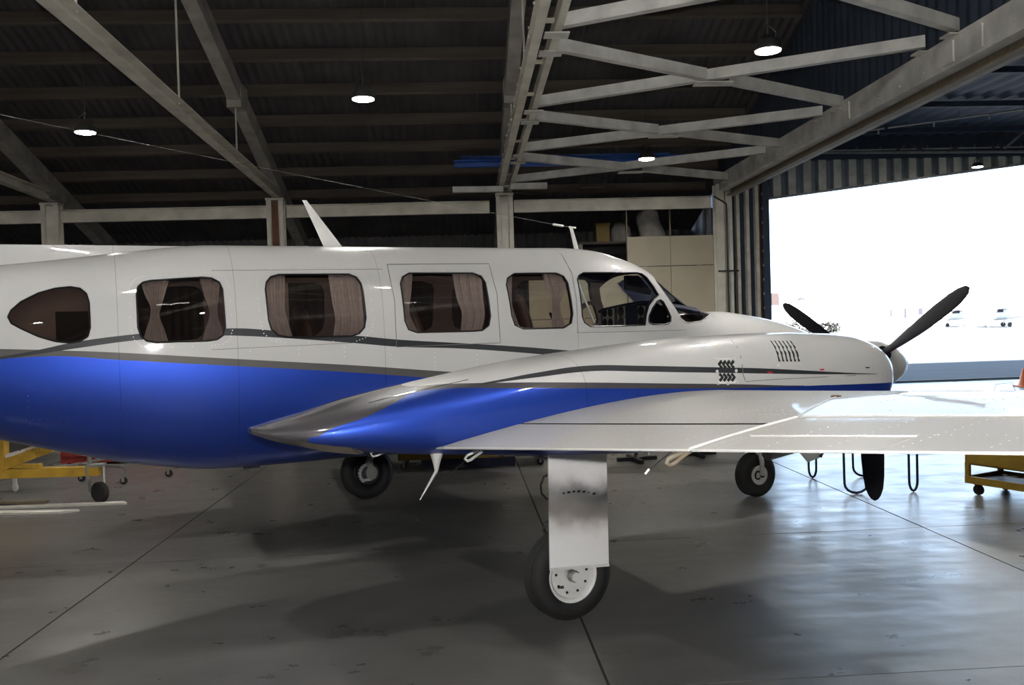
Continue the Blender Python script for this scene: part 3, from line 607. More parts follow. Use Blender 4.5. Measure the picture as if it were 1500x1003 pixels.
# dorsal fin, tail fin, tailplane
dor = MB(); us_d = np.linspace(-5.2, -1.75, 30); rings = []
for u in us_d:
    zt = 2.487 if u > -3.9 else 2.487+(-3.9-u)*.55; zb = pchip(FU, FWT, [u])[0]-.03; h = .05 if zt-zb > .06 else .03
    zt = max(zt, zb+.012)
    rings.append([(u, -h, zb), (u, -h*.62, zb+(zt-zb)*.7), (u, -h*.3, zt), (u, h*.3, zt), (u, h*.62, zb+(zt-zb)*.7), (u, h, zb)])
dor.loft(rings).build('dorsal_fin', fus_m, ac, smooth=40)
def foil(chord, tk, n=14):
    c = (1-np.cos(np.linspace(0, math.pi, n)))/2; y = 5*tk*(.2969*np.sqrt(c)-.126*c-.3516*c**2+.2843*c**3-.1036*c**4); return c, y
c_, y_ = foil(1, .09)
fin = MB(); rings = []
for t in np.linspace(0, 1, 6):
    le = -4.9-1.0*t; ch = 1.55-.75*t; z = 2.05+1.85*t
    rings.append([(le-ch*c, -ch*y, z) for c, y in zip(c_, y_)]+[(le-ch*c, ch*y, z) for c, y in zip(c_[-2:0:-1], y_[-2:0:-1])])
fin.loft(rings).build('tail_fin', fus_m, ac, smooth=40)
for s in (-1, 1):
    st = MB(); rings = []
    for t in np.linspace(0, 1, 5):
        le = -5.35-.35*t; ch = 1.05-.45*t
        rings.append([(le-ch*c, s*(.08+2.1*t), 2.0+ch*y) for c, y in zip(c_, y_)]+[(le-ch*c, s*(.08+2.1*t), 2.0-ch*y) for c, y in zip(c_[-2:0:-1], y_[-2:0:-1])])
    st.loft(rings).build('tailplane', M['white'], ac, smooth=40)
# antennas
def blade_ant(p0a, p0b, p1, name, t=.012):
    a, b, c = vec(p0a), vec(p0b), vec(p1)
    mb = MB(); rings = []
    for s in (0, .5, .92, 1.0):
        l = a+(c-a)*s; r_ = b+(c+np.array([.035, 0, 0])-b)*s; h = t*(1-.6*s); m_ = (l+r_)/2
        rings.append([l, m_+(0, -h, 0), r_, m_+(0, h, 0)])
    return mb.loft(rings).build(name, M['white'], ac, smooth=40)
blade_ant((-.905, 0, 2.47), (-.745, 0, 2.47), (-1.075, 0, 2.862), 'blade_antenna')
am_ = blade_ant((1.385, 0, 2.47), (1.435, 0, 2.47), (1.335, 0, 2.690), 'antenna_mast', .010)
MB().tube([(1.40, 0, 2.69), (1.33, 0, 2.697)], .008, 6).build('mast_tip', M['white'], am_)
wpts = [(1.33, 0, 2.698), (1.24, 0, 2.708)]; end = np.array([-6.15, 0, 3.90]); st_ = np.array([1.24, 0, 2.708])
for t in np.linspace(.02, 1, 26): p = st_+(end-st_)*t; p[2] -= .10*4*t*(1-t)*.3; wpts.append(tuple(p))
MB().tube(wpts, .0016, 5).build('aerial_wire', M['wire'], ac)
MB().tube([(1.27, 0, 2.705), (1.17, 0, 2.717)], .011, 8).build('insulator', M['white'], ac)
MB().box(-1.60, -1.48, -.04, .0, .78, .81).build('belly_light', M['dark'], ac)

# fluorescent battens behind the photographer (they show as bars in the cabin windows)
def mirror_point(px, py, zt):
    q = f_ray(px, py); u, z = q[0], q[2]
    n = np.array([-(f_v(u+.01, z)-f_v(u-.01, z))/.02, -1.0, -(f_v(u, z+.01)-f_v(u, z-.01))/.02]); n[0] *= 1.0; n = np.array([n[0], -1.0, n[2]]); n /= np.linalg.norm(n)
    P = L2W(*q); N3 = np.array([n[0]*fwv[0]+n[1]*lvv[0], n[0]*fwv[1]+n[1]*lvv[1], n[2]]); d = P-CAM; d /= np.linalg.norm(d); r = d-2*(d@N3)*N3
    return P, r, P+r*(zt-P[2])/r[2]
for px_, py_, lab, hl_ in ((254, 444, 'fluorescent batten behind the photographer on the left', .22), (592, 442, 'fluorescent batten behind the photographer on the right', .12)):
    P_, r_, Q_ = mirror_point(px_, py_, 3.9)
    if r_[2] < .03 or np.linalg.norm(Q_-P_) > 16: Q_ = P_+r_*min(9.0, 16)
    r = empty('batten_light', tuple(Q_), TH, label=lab, cat='lamp', group='fluorescent battens'); MB().box(-hl_, hl_, -.05, .05, .0, .07).build('tray', M['whiteboard'], r)
    MB().cyl((-hl_, 0, -.02), (hl_, 0, -.02), .026, 10).build('tube', M['tube_lens'], r)
    for sx in (-hl_*.8, hl_*.8): MB().cyl((sx, 0, .07), (sx, 0, roofz(Q_[1])+.3-Q_[2]), .005, 6).build('hanging_wire', M['wire'], r)
# cabin: floor, seats, curtains, cockpit
MB().box(-2.3, 2.5, -.5, .5, 1.13, 1.16).build('cabin_floor', M['interior'], ac)
def seat(u, v, back_h=2.12, rz=0):
    s = MB().box(u-.22, u+.25, v-.21, v+.21, 1.42, 1.56).box(u-.15, u+.15, v-.15, v+.15, 1.16, 1.42).build('seat', M['seat'], ac)
    mb = MB(); rings = []
    for z, h, d in ((1.52, .20, .055), (1.65, .215, .065), (1.85, .21, .06), (back_h-.12, .18, .05), (back_h-.03, .13, .045), (back_h, .07, .03)):
        x = u-.24-(z-1.52)*.22
        rings.append([(x+d*math.cos(a), v+h*math.copysign(abs(math.sin(a))**.6, math.sin(a)), z) for a in np.linspace(0, 2*math.pi, 18, endpoint=False)])
    mb.loft(rings).build('backrest', M['seat'], s, smooth=50)
for u, v in ((.98, -.27), (.98, .27), (.0, -.30), (.0, .30), (-.72, .30), (-1.9, .30)): seat(u, v, 2.14 if u > .5 else 2.03)
# instrument panel and glareshield
arch = [(-.50, 1.60), (-.50, 1.955), (-.42, 1.995), (-.2, 2.005), (.1, 1.985), (.35, 1.965), (.50, 1.95), (.56, 1.93), (.56, 1.60)]
ip = MB().prism([(1.98, a, b) for a, b in arch], (.05, 0, 0)).build('instrument_panel', M['navy'], ac)
gs = MB(); rings = []
for a, b in arch[1:-1]: rings.append([(1.95, a, b-.012), (1.95, a, b+.006), (2.42, a*.94, b-.06), (2.42, a*.94, b-.085)])
gs.loft(rings).build('glareshield', M['navy'], ac, smooth=30)
for v, w_ in ((.465, .05), (.36, .05), (.17, .06), (-.18, .055)):
    for z in (1.815, 1.915 if v != .17 else 1.92):
        g = MB().box(1.966, 1.979, v-w_, v+w_, z-.05, z+.048).build('bezel', M['bezel'], ip)
        MB().lathe([(w_*.86, 0), (w_*.86, .006)], (1.967, v, z), (-1, 0, 0), 16).build('dial', M['dark'], g)
for v in (-.28, .28):
    y_k = MB().tube([(1.72, v-.13, 1.80), (1.72, v-.13, 1.68), (1.72, v, 1.65), (1.72, v+.13, 1.68), (1.72, v+.13, 1.80)], .014, 8).cyl((1.72, v, 1.65), (1.99, v, 1.66), .016, 8).build('control_yoke', M['black'], ac, smooth=60)
for v in (-.31,): MB().prism([(1.73, v, 2.11), (1.73, v, 2.235), (1.86, v, 2.235), (2.00, v, 2.10), (1.98, v, 2.06)], (0, .04, 0)).build('sun_visor', M['navy'], ac)
MB().prism([(1.28, -.30, 2.30), (1.28, -.30, 2.235), (1.38, -.30, 2.20), (1.53, -.30, 2.185), (1.60, -.30, 2.25), (1.60, -.30, 2.30)], (0, .1, 0)).build('overhead_panel', M['navy'], ac)
def along(px, py, d): 
    q = f_ray(px, py); return np.array([q[0], q[1]+d, q[2]])
MB().tube([along(852, 411, .06), along(860, 436, .05), along(868, 455, .05), along(875, 472, .05)], .008, 8).build('door_pull', M['seamlite'], ac, smooth=60)
# curtains on the near side, pleated cloth from edge lines read in the photograph
def curtain(rows, s, ox, oy, pleats=9):
    ys_ = [r[0] for r in rows]; A = [r[1] for r in rows]; B = [r[2] for r in rows]; mb = MB(); rings = []; ncol = pleats*5+1
    yy = np.linspace(ys_[0], ys_[-1], 18)
    for y in yy:
        a, b = pchip(ys_, A, [y])[0], pchip(ys_, B, [y])[0]; row = []; wd = (b-a)
        for k in range(ncol):
            t = k/(ncol-1); q = f_ray((a+(b-a)*t)/s+ox, y/s+oy); ph = 2*math.pi*pleats*t
            row.append((q[0], q[1]+.045+.011*math.sin(ph)+.004*math.sin(2.3*ph+1), q[2]))
        rings.append(row)
    mb.loft(rings, caps=False, ring_closed=False); return mb.build('curtain', M['curtain'], ac, smooth=70)
curtain([(240, 735, 892), (330, 762, 866), (400, 793, 845), (430, 792, 838), (500, 772, 862), (592, 748, 892)], 3.5825, 0, 340)
curtain([(226, 1046, 1162), (330, 1075, 1152), (400, 1100, 1146), (430, 1104, 1147), (500, 1086, 1168), (585, 1062, 1184)], 3.5825, 0, 340)
curtain([(210, 96, 213), (400, 108, 212), (470, 118, 230), (560, 128, 257)], 3.5825, 360, 340, 7)
curtain([(210, 438, 606), (380, 464, 622), (450, 478, 628), (560, 466, 622)], 3.5825, 360, 340)
curtain([(205, 815, 886), (330, 828, 876), (400, 835, 866), (535, 848, 918)], 3.5825, 360, 340, 6)
curtain([(205, 1092, 1246), (350, 1120, 1258), (430, 1146, 1266), (528, 1138, 1246)], 3.5825, 360, 340)
curtain([(350, 148, 192), (500, 160, 190), (660, 180, 238)], 3.5825, 700, 300, 5)
curtain([(350, 346, 470), (440, 378, 474), (520, 405, 440), (660, 398, 476)], 3.5825, 700, 300, 7)
# dark trim box behind the rear window and pelmets
q0, q1 = f_ray(80, 456), f_ray(133, 500); MB().box(q0[0], q1[0]+.05, -.50, -.46, 1.68, q0[2]).build('trim_box', M['dark'], ac)
MB().prism([(-3.35, -.45, 1.62), (-2.45, -.50, 1.62), (-2.45, -.50, 2.24), (-3.35, -.42, 2.18)], (0, .02, 0)).build('side_lining', M['interior'], ac)

# ------------------------------------------------------------------ nacelle
NV = -2.15
NU_ = np.array([-1.86, -1.8, -1.7, -1.55, -1.3, -1.0, -.6, -.2, .2, .7, 1.2, 1.7, 2.05, 2.3, 2.48, 2.57, 2.62])
NHW = np.array([.08, .2, .29, .35, .40, .43, .45, .46, .46, .46, .46, .455, .445, .425, .385, .335, .28])
NWT = np.array([1.316, 1.323, 1.345, 1.376, 1.437, 1.489, 1.556, 1.613, 1.651, 1.689, 1.709, 1.714, 1.703, 1.685, 1.645, 1.60, 1.555])
NWB = np.array([1.285, 1.26, 1.225, 1.19, 1.15, 1.11, 1.07, 1.03, 1.0, .98, .98, .98, 1.0, 1.04, 1.10, 1.17, 1.24])
def n_at(u): return pchip(NU_, NHW, [u])[0], pchip(NU_, NWT, [u])[0], pchip(NU_, NWB, [u])[0], np.interp(u, [-1.86, -1, 0, 2, 2.62], [2.2, 2.7, 3.0, 2.9, 2.3])
def n_v(u, z):
    u = min(max(u, -1.86), 2.62); hw, wt, wb, n = n_at(u); wm = (wt+wb)/2; hh = (wt-wb)/2; r = min(1, abs(z-wm)/hh); return hw*(1-r**n)**(1/n)
def n_ray(px, py, off=0.0):
    v = NV-.4
    for _ in range(25):
        L = onv(px, py, v); v = .5*v+.5*(NV-n_v(L[0], L[2]))
    return np.array([L[0], v-off, L[2]])
def n_ring(u, nseg=72, sc=1.0):
    hw, wt, wb, n = n_at(u); wm = (wt+wb)/2; hh = (wt-wb)/2; out = []
    for a in np.linspace(0, 2*math.pi, nseg, endpoint=False):
        c, s = math.cos(a), math.sin(a); k = (abs(c)**n+abs(s)**n)**(-1/n); out.append((u, NV-sc*hw*s*k, wm+sc*hh*c*k))
    return out
def n_uw(pts): return [tuple(n_ray(*p)[[0, 2]]) for p in pts]
nb_up = n_uw([(700, 562), (740, 554.5), (784, 546), (867, 535), (937, 535.5), (988, 536.5), (1060, 538), (1120, 539.5), (1190, 543), (1237, 545.5), (1290, 547.5)])
nb_lo = n_uw([(702, 563.5), (740, 558.5), (784, 552.8), (867, 543.5), (937, 544), (988, 545), (1060, 546), (1120, 547), (1190, 548), (1237, 548), (1290, 548)])
ng_up = n_uw([(400, 607), (440, 596), (477, 586.5), (527, 575.5), (597, 565), (667, 561.5), (760, 560), (840, 560), (988, 561.5), (1092, 562.8), (1178, 564.5), (1290, 561)])
ng_lo = n_uw([(458, 641), (483, 629), (530, 613), (575, 592), (615, 573), (660, 568.5), (760, 568.5), (840, 568.6), (988, 569), (1092, 568), (1178, 565), (1290, 561)])
TAILG = (.062, .058, .066)
nac_m = paint_material('nacelle_paint', dict(bu=nb_up, bl=nb_lo, gu=[(-2.2, ng_up[0][1]-.03)]+ng_up, gl=[(-2.2, ng_lo[0][1])]+ng_lo),
    [(BLUE, None, 'gl', ng_lo[0][0]-.02, 3, .65), (TAILG, 'gl', 'gu', ng_lo[0][0]-.02, n_ray(1178, 565)[0], .1), (TAILG, None, 'gu', -3, ng_lo[0][0]-.02, .1), (BLACKP, 'bl', 'bu', nb_up[0][0], n_ray(1285, 548)[0], 0)], WHITE,
    seams=(n_ray(861, 590)[0],), rough=.2)
def nacelle(side):
    mb = MB(); un = np.unique(np.concatenate([np.linspace(-1.86, -1.5, 14), np.linspace(-1.45, 2.0, 60), np.linspace(2.04, 2.62, 26)]))
    rings = [n_ring(u) for u in un]
    rings += [[(2.635, NV+(p[1]-NV)*.94, 1.40+(p[2]-1.40)*.94) for p in n_ring(2.62)], [(2.62, NV+(p[1]-NV)*.80, 1.41+(p[2]-1.41)*.80) for p in n_ring(2.62)], [(2.55, NV+(p[1]-NV)*.72, 1.42+(p[2]-1.42)*.70) for p in n_ring(2.62)]]
    o = mb.loft(rings).build('nacelle', nac_m, ac, smooth=35)
    return o
nac = nacelle(-1)
nac2 = inst('nacelle', nac.data, ac, scale=(1, -1, 1))
# aft rim of the locker tail, dull tan
rim = []
for a in np.linspace(math.pi*.03, math.pi*.97, 30):
    pass
rp_ = [n_ray(x, y, .003) for x, y in ((384, 621), (392, 628), (404, 635), (420, 641), (440, 646), (462, 650), (486, 653), (512, 655))]
rm = MB(); rings = [[p+np.array([0, 0, .0]), p+np.array([.05, .02, -.045]), p+np.array([.09, .05, -.045]), p+np.array([.06, .05, 0])] for p in rp_]
rm.loft(rings).build('tail_rim', M['rimtan'], nac, smooth=40)
def n_strip(pts, wd, name, m, h=.0025, off=.0):
    """thin raised strip that follows the nacelle side through photo points"""
    P = [n_ray(x, y, off) for x, y in pts]; mb = MB(); rings = []
    for i, p in enumerate(P):
        d = P[min(i+1, len(P)-1)]-P[max(i-1, 0)]; d /= np.linalg.norm(d); a = np.cross(d, (0, -1, 0)); a /= np.linalg.norm(a)
        rings.append([p-a*wd/2+(0, .004, 0), p-a*wd/2+(0, -h, 0), p+a*wd/2+(0, -h, 0), p+a*wd/2+(0, .004, 0)])
    return mb.loft(rings).build(name, m, nac, smooth=40)
z8 = lambda pts: zo(pts, 3.5825, 1000, 380)
n_strip(z8([(228, 410), (262, 430), (288, 460), (305, 510), (313, 560), (318, 605), (328, 635)]), .005, 'cowl_seam', M['seam'], .001)
n_strip(z8([(330, 640), (500, 628), (700, 618), (900, 608), (1055, 603)]), .004, 'cowl_seam', M['seam'], .001)
for k in range(6):
    x0 = 466+k*20.5; n_strip(z8([(x0, 428), (x0+18, 455), (x0+32, 490), (x0+42, 535)]), .016, 'louvre', M['dark'], .002)
pl = z8([(170, 518), (278, 516), (290, 648), (180, 652)]); P = [n_ray(x, y, .001) for x, y in pl]
MB().prism(P, (0, -.0018, 0)).build('vent_plate', M['white'], nac)
for k in range(4):
    x = 190+k*21
    n_strip(z8([(x+14, 533), (x, 550), (x+14, 567)]), .018, 'vent_slot', M['dark'], .004, .001); n_strip(z8([(x+2, 600), (x+18, 617), (x+4, 636)]), .018, 'vent_slot', M['dark'], .004, .001)
for x, y in ((172, 524), (222, 524), (270, 521), (180, 588), (280, 584), (185, 648), (236, 650), (284, 645), (500, 558), (611, 553)):
    q = n_ray(*z8([(x, y)])[0], .002); MB().lathe([(.012, 0), (.008, .004)], q, (0, -1, 0), 8).build('fastener', M['greysteel'], nac)
n_strip(z8([(722, 578), (742, 577)]), .010, 'red_mark', M['redmark'], .002); n_strip(z8([(445, 592), (470, 593)]), .012, 'red_mark', M['redmark'], .002); n_strip(z8([(960, 567), (980, 567)]), .008, 'small_vent', M['dark'], .002)
n_strip([(540, 590), (580, 580), (640, 566), (686, 556)], .004, 'locker_seam', M['dark'], .001)
# ------------------------------------------------------------------ propellers
PH = np.array([2.69, -2.145, 1.439]); PR = 1.025; PA = 1.014
def blade_mb():
    mb = MB(); rings = []
    for r, c, tw, tk in ((.10, .075, 70, .85), (.17, .085, 62, .7), (.26, .115, 50, .3), (.40, .150, 40, .17), (.55, .168, 33, .13), (.70, .170, 28, .11), (.84, .158, 25, .10), (.93, .135, 23, .10), (.985, .095, 22, .10), (1.012, .055, 21, .1), (1.025, .012, 21, .1)):
        t = math.radians(tw); ring = []
        for a in np.linspace(0, 2*math.pi, 16, endpoint=False):
            x, y = math.cos(a)*c/2, math.sin(a)*c*tk/2; ring.append((x*math.sin(t)+y*math.cos(t), x*math.cos(t)-y*math.sin(t), r))
        rings.append(ring)
    return mb.loft(rings)
blade_me = blade_mb().mesh('blade', M['blade'], 45)
def prop(sgn, ph):
    r = bpy.data.objects.new('propeller', MB().lathe([(.10, -.10), (.14, -.06), (.14, .0), (.06, .04)], (0, 0, 0), (1, 0, 0), 24).mesh('propeller', M['alu'], 40)); COL.objects.link(r); r.parent = ac
    r.location = (PH[0], PH[1]*sgn, PH[2])
    for k in range(3): inst('blade', blade_me, r, rot=(ph+k*2*math.pi/3, 0, 0))
    sp = MB().lathe([(.17, -.045), (.182, -.03), (.184, .02), (.178, .09), (.160, .17), (.130, .25), (.090, .32), (.045, .362), (.002, .375)], (0, 0, 0), (1, 0, 0), 36).build('spinner', M['spinner'], r, smooth=40)
    for k in range(3):
        a = ph+k*2*math.pi/3; d = np.array([0, -math.sin(a), math.cos(a)])
        MB().cyl(d*.13, d*.19, .055, 16).build('blade_cuff', M['blade'], sp, smooth=40)
prop(1, PA); prop(-1, math.pi)
# ------------------------------------------------------------------ wings
def w_te(v): return -.93+.07*max(-1.6, (-v-2.6))
def w_le(v): return 1.42-.19*max(-.4, (-v-2.6)) if v < -1.0 else 1.55
def w_pt(v, c, upper):
    t = -v-2.6; te, le = w_te(v), w_le(v); ch = le-te; tk = .10-.008*t if t > 0 else .10+.01*min(1, -t); inc = .032-.010*max(t, -.5)
    y = 5*tk*(.2969*math.sqrt(max(c, 0))-.126*c-.3516*c**2+.2843*c**3-.1015*c**4); cam_ = .02*4*c*(1-c)
    z = 1.177+.105*t+ch*(cam_+inc*(1-c)+(y if upper else -y)); return (le-c*ch, v, z)
def w_sec(v, c0, c1, n=26):
    if c0 <= 0: cs = c1*(1-np.cos(np.linspace(0, math.pi/2, n)))
    else: cs = np.linspace(c0, c1, 8)
    up = [w_pt(v, c, True) for c in cs[::-1]]; lo_ = [w_pt(v, c, False) for c in (cs[1:] if c0 <= 0 else cs)]
    if c1 >= .999: lo_ = lo_[:-1]+[(lo_[-1][0], v, lo_[-1][2]-.004)]
    return up+lo_
VF0, VF1, VTIP = -2.63, -4.600, -6.25
cF, cA = .80, .735
wing_m = paint_material('wing_paint', {}, [], (.42, .415, .40), rough=.26, coat=.3, spec=.04)
vs1 = list(np.linspace(-.35, VF1-.006, 30)); vs2 = list(np.linspace(VF1-.006, VTIP, 16))
wmb = MB(); wmb.loft([w_sec(v, 0, cF) for v in vs1]); wmb.loft([w_sec(v, 0, cA) for v in vs2])
tipr = [w_sec(VTIP, 0, .999)]
for s_, sc in ((.05, .93), (.09, .75), (.11, .4)):
    q = w_sec(VTIP-s_, 0, .999); m_ = np.mean(np.array(q), 0); tipr.append([(p[0], p[1], m_[2]+(p[2]-m_[2])*sc) for p in q])
wmb.loft(tipr)
wing = wmb.build('wing', wing_m, ac, smooth=30); wing2 = inst('wing', wing.data, ac, scale=(1, -1, 1))
fl_me = MB().loft([w_sec(v, cF+.006, 1.0) for v in np.linspace(VF0+.35, VF1+.004, 18)]).mesh('flap', wing_m, 30)
flap = inst('flap', fl_me, wing); inst('flap', fl_me, wing2)
fl2 = MB().loft([w_sec(v, cF+.006, 1.0) for v in np.linspace(-.7, -1.75, 8)]).mesh('flap', wing_m, 30); inst('flap', fl2, wing); inst('flap', fl2, wing2)
VT0, VT1, cT = -4.70, -5.34, .905
am1 = MB(); am1.loft([w_sec(v, cA+.006, 1.0) for v in np.linspace(VF1-.014, VT0+.004, 3)]); am1.loft([w_sec(v, cA+.006, cT) for v in np.linspace(VT0+.004, VT1-.004, 6)]); am1.loft([w_sec(v, cA+.006, 1.0) for v in np.linspace(VT1-.004, VTIP+.01, 8)])
ai_me = am1.mesh('aileron', wing_m, 30); ail = inst('aileron', ai_me, wing); inst('aileron', ai_me, wing2)
MB().loft([w_sec(v, cT+.004, 1.0) for v in np.linspace(VT0, VT1, 6)]).build('trim_tab', wing_m, wing, smooth=30)
# bright lips of the gaps, and the end rib of the flap
def w_line(v0, v1, c, r, name, m, n=20, dz=.001):
    return MB().tube([np.array(w_pt(v, c, True))+(0, 0, dz) for v in np.linspace(v0, v1, n)], r, 6).build(name, m, wing)
w_line(VF1-.02, VTIP, cA-.004, .0045, 'gap_lip', M['seamlite']); w_line(VT0, VT1, cT-.002, .0035, 'gap_lip', M['seamlite'])
w_line(VF0, VF1, cF+.003, .0035, 'gap_shadow', M['dark']); w_line(VF0, VF1, 1.0, .004, 'edge_lip', M['seamlite'], dz=-.002); w_line(VF1-.02, VTIP, 1.0, .004, 'edge_lip', M['seamlite'], dz=-.002)
MB().tube([np.array(w_pt(VF1-.004, c, True))+(0, 0, .002) for c in np.linspace(cF-.06, 1, 12)], .0055, 6).build('end_rib', M['seamlite'], wing)
def wing_at(px, py):
    best = None
    for v in np.arange(-2.7, -6.2, -.02):
        for c in np.arange(.05, .99, .01):
            u, y, z = w_pt(v, c, True); P = L2W(u, y, z)-CAM; d = P@FWD; e = math.hypot(750+F*(P@RT)/d-px, 501.5-F*(P@UP)/d-py)
            if e < 4 and (best is None or d < best[0]): best = (d, v, c)
    return best[1:] if best else (-3.3, .4)
v9, c9 = wing_at(1222, 578)
MB().tube([np.array(w_pt(VF1-.004+(v9-VF1)*t, cF-.06+(c9-cF+.06)*t, True))+(0, 0, .0008) for t in np.linspace(0, 1, 14)], .003, 5).build('skin_lap', M['seamlite'], wing)
# rivet rows
rp, rn = [], []
def wn(v, c):
    a = vec(w_pt(v, c-.01, True)); b = vec(w_pt(v, c+.01, True)); d = a-b; n = np.cross(d, (0, -1, .105)); return n if n[2] > 0 else -n
for v in np.arange(-2.75, VTIP, -.24):
    for c in np.arange(.25, .985, .020): rp.append(w_pt(v+(rng.random()-.5)*.002, c, True)); rn.append(wn(v, min(c, .97)))
for c in (.36, .52, .66, .705):
    for v in np.arange(-2.65, VTIP, -.035): rp.append(w_pt(v, c, True)); rn.append(wn(v, c))
for c in (cF-.015, cF+.022):
    for v in np.arange(-2.7, VF1, -.05): rp.append(w_pt(v, c, True)); rn.append(wn(v, c))
for c in (cA-.02, cA+.025, cT-.014):
    for v in np.arange(VF1-.03, VTIP, -.05): rp.append(w_pt(v, c, True)); rn.append(wn(v, c))
rivet_mesh(rp, rn, 'wing_rivets', M['rivet'], wing, .0042, .0016)
# small red cap and fuel filler
q = w_pt(v9, c9, True); MB().lathe([(.022, .0), (.022, .004), (.012, .007)], q, (0, 0, 1), 16).build('filler_cap', M['rustred'], wing, smooth=40)
# flap fittings, bonding loops and wicks under the trailing edge
def px_tube(pts, v, r, name, m, par, close=False):
    return MB().tube([onv(x, y, v) for x, y in pts], r, 8, closed=close).build(name, m, par, smooth=60)
px_tube([(700, 659), (684, 667), (681, 672), (685, 675), (690, 673), (706, 661)], -2.55, .008, 'flap_link', M['white'], wing)
px_tube([(583, 652), (552, 657), (543, 664), (546, 668), (552, 667), (572, 658)], -2.0, .007, 'flap_link', M['white'], wing)
px_tube([(1007, 660), (990, 667), (979, 672), (976, 678), (981, 681), (988, 678), (1004, 665), (1012, 660)], -4.55, .008, 'flap_link', M['tan'], wing)
px_tube([(985, 660), (960, 680), (947, 693)], -4.5, .0022, 'static_wick', M['hose'], wing); px_tube([(951, 687), (945, 694)], -4.5, .0045, 'wick_tip', M['white'], wing)
px_tube([(715, 660), (690, 668), (672, 683), (653, 700)], -2.4, .0022, 'static_wick', M['hose'], wing)
px_tube([(769, 661), (786, 668), (802, 672)], -2.0, .012, 'hydraulic_pipe', M['alu'], wing); px_tube([(760, 658), (782, 662), (802, 664)], -1.9, .016, 'hydraulic_pipe', M['hose'], wing)
a0, a1, a2 = onv(629, 661, -2.4), onv(650, 661, -2.4), onv(615, 732, -2.4); m0 = (a0+a1)/2; kk = onv(639, 690, -2.4)
MB().tube([m0, m0+(kk-m0)*.4, kk, a2], [.042, .026, .010, .003], 10).build('whip_antenna', M['seamlite'], wing, smooth=60)

# ------------------------------------------------------------------ landing gear
def tyre(R, Wd, rim, groove=True):
    h = Wd/2; prof = [(rim, -h*.72), (rim+.012, -h*.86), (rim+(R-rim)*.35, -h*1.0), (rim+(R-rim)*.62, -h*.97), (rim+(R-rim)*.84, -h*.80), (R-.006, -h*.55)]
    tread = []
    for y in (-.42, -.14, .14, .42): tread += [(R-.001, y*h-.012), (R-.009, y*h-.007), (R-.009, y*h+.007), (R-.001, y*h+.012)]
    prof = prof+tread+[(r, -y) for r, y in prof[::-1]]
    return MB().lathe(prof, (0, 0, 0), (0, 1, 0), 56, closed=True)
def leg(name, u, v, near):
    g = MB(); s = -1 if v < 0 else 1
    g.cyl((u+.10, v+s*.02, 1.10), (u+.04, v-s*.02, .62), .052, 18).cyl((u+.04, v-s*.02, .62), (u+.01, v-s*.02, .40), .034, 16).cyl((u+.01, v-s*.02, .42), (u, v, .285), .045, 14)
    g.cyl((u, v-s*.11, .28), (u, v+s*.11, .28), .028, 14)
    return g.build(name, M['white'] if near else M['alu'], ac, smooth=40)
tyre_me = tyre(.28, .165, .155).mesh('tyre', M['rubber'], 40)
rim_mb = MB().lathe([(.150, .05), (.164, .068), (.166, .075), (.158, .078), (.146, .070), (.138, .052), (.128, .046), (.07, .046), (.045, .05)], (0, 0, 0), (0, -1, 0), 48)
rim_me = rim_mb.mesh('wheel_hub', M['white'], 30)
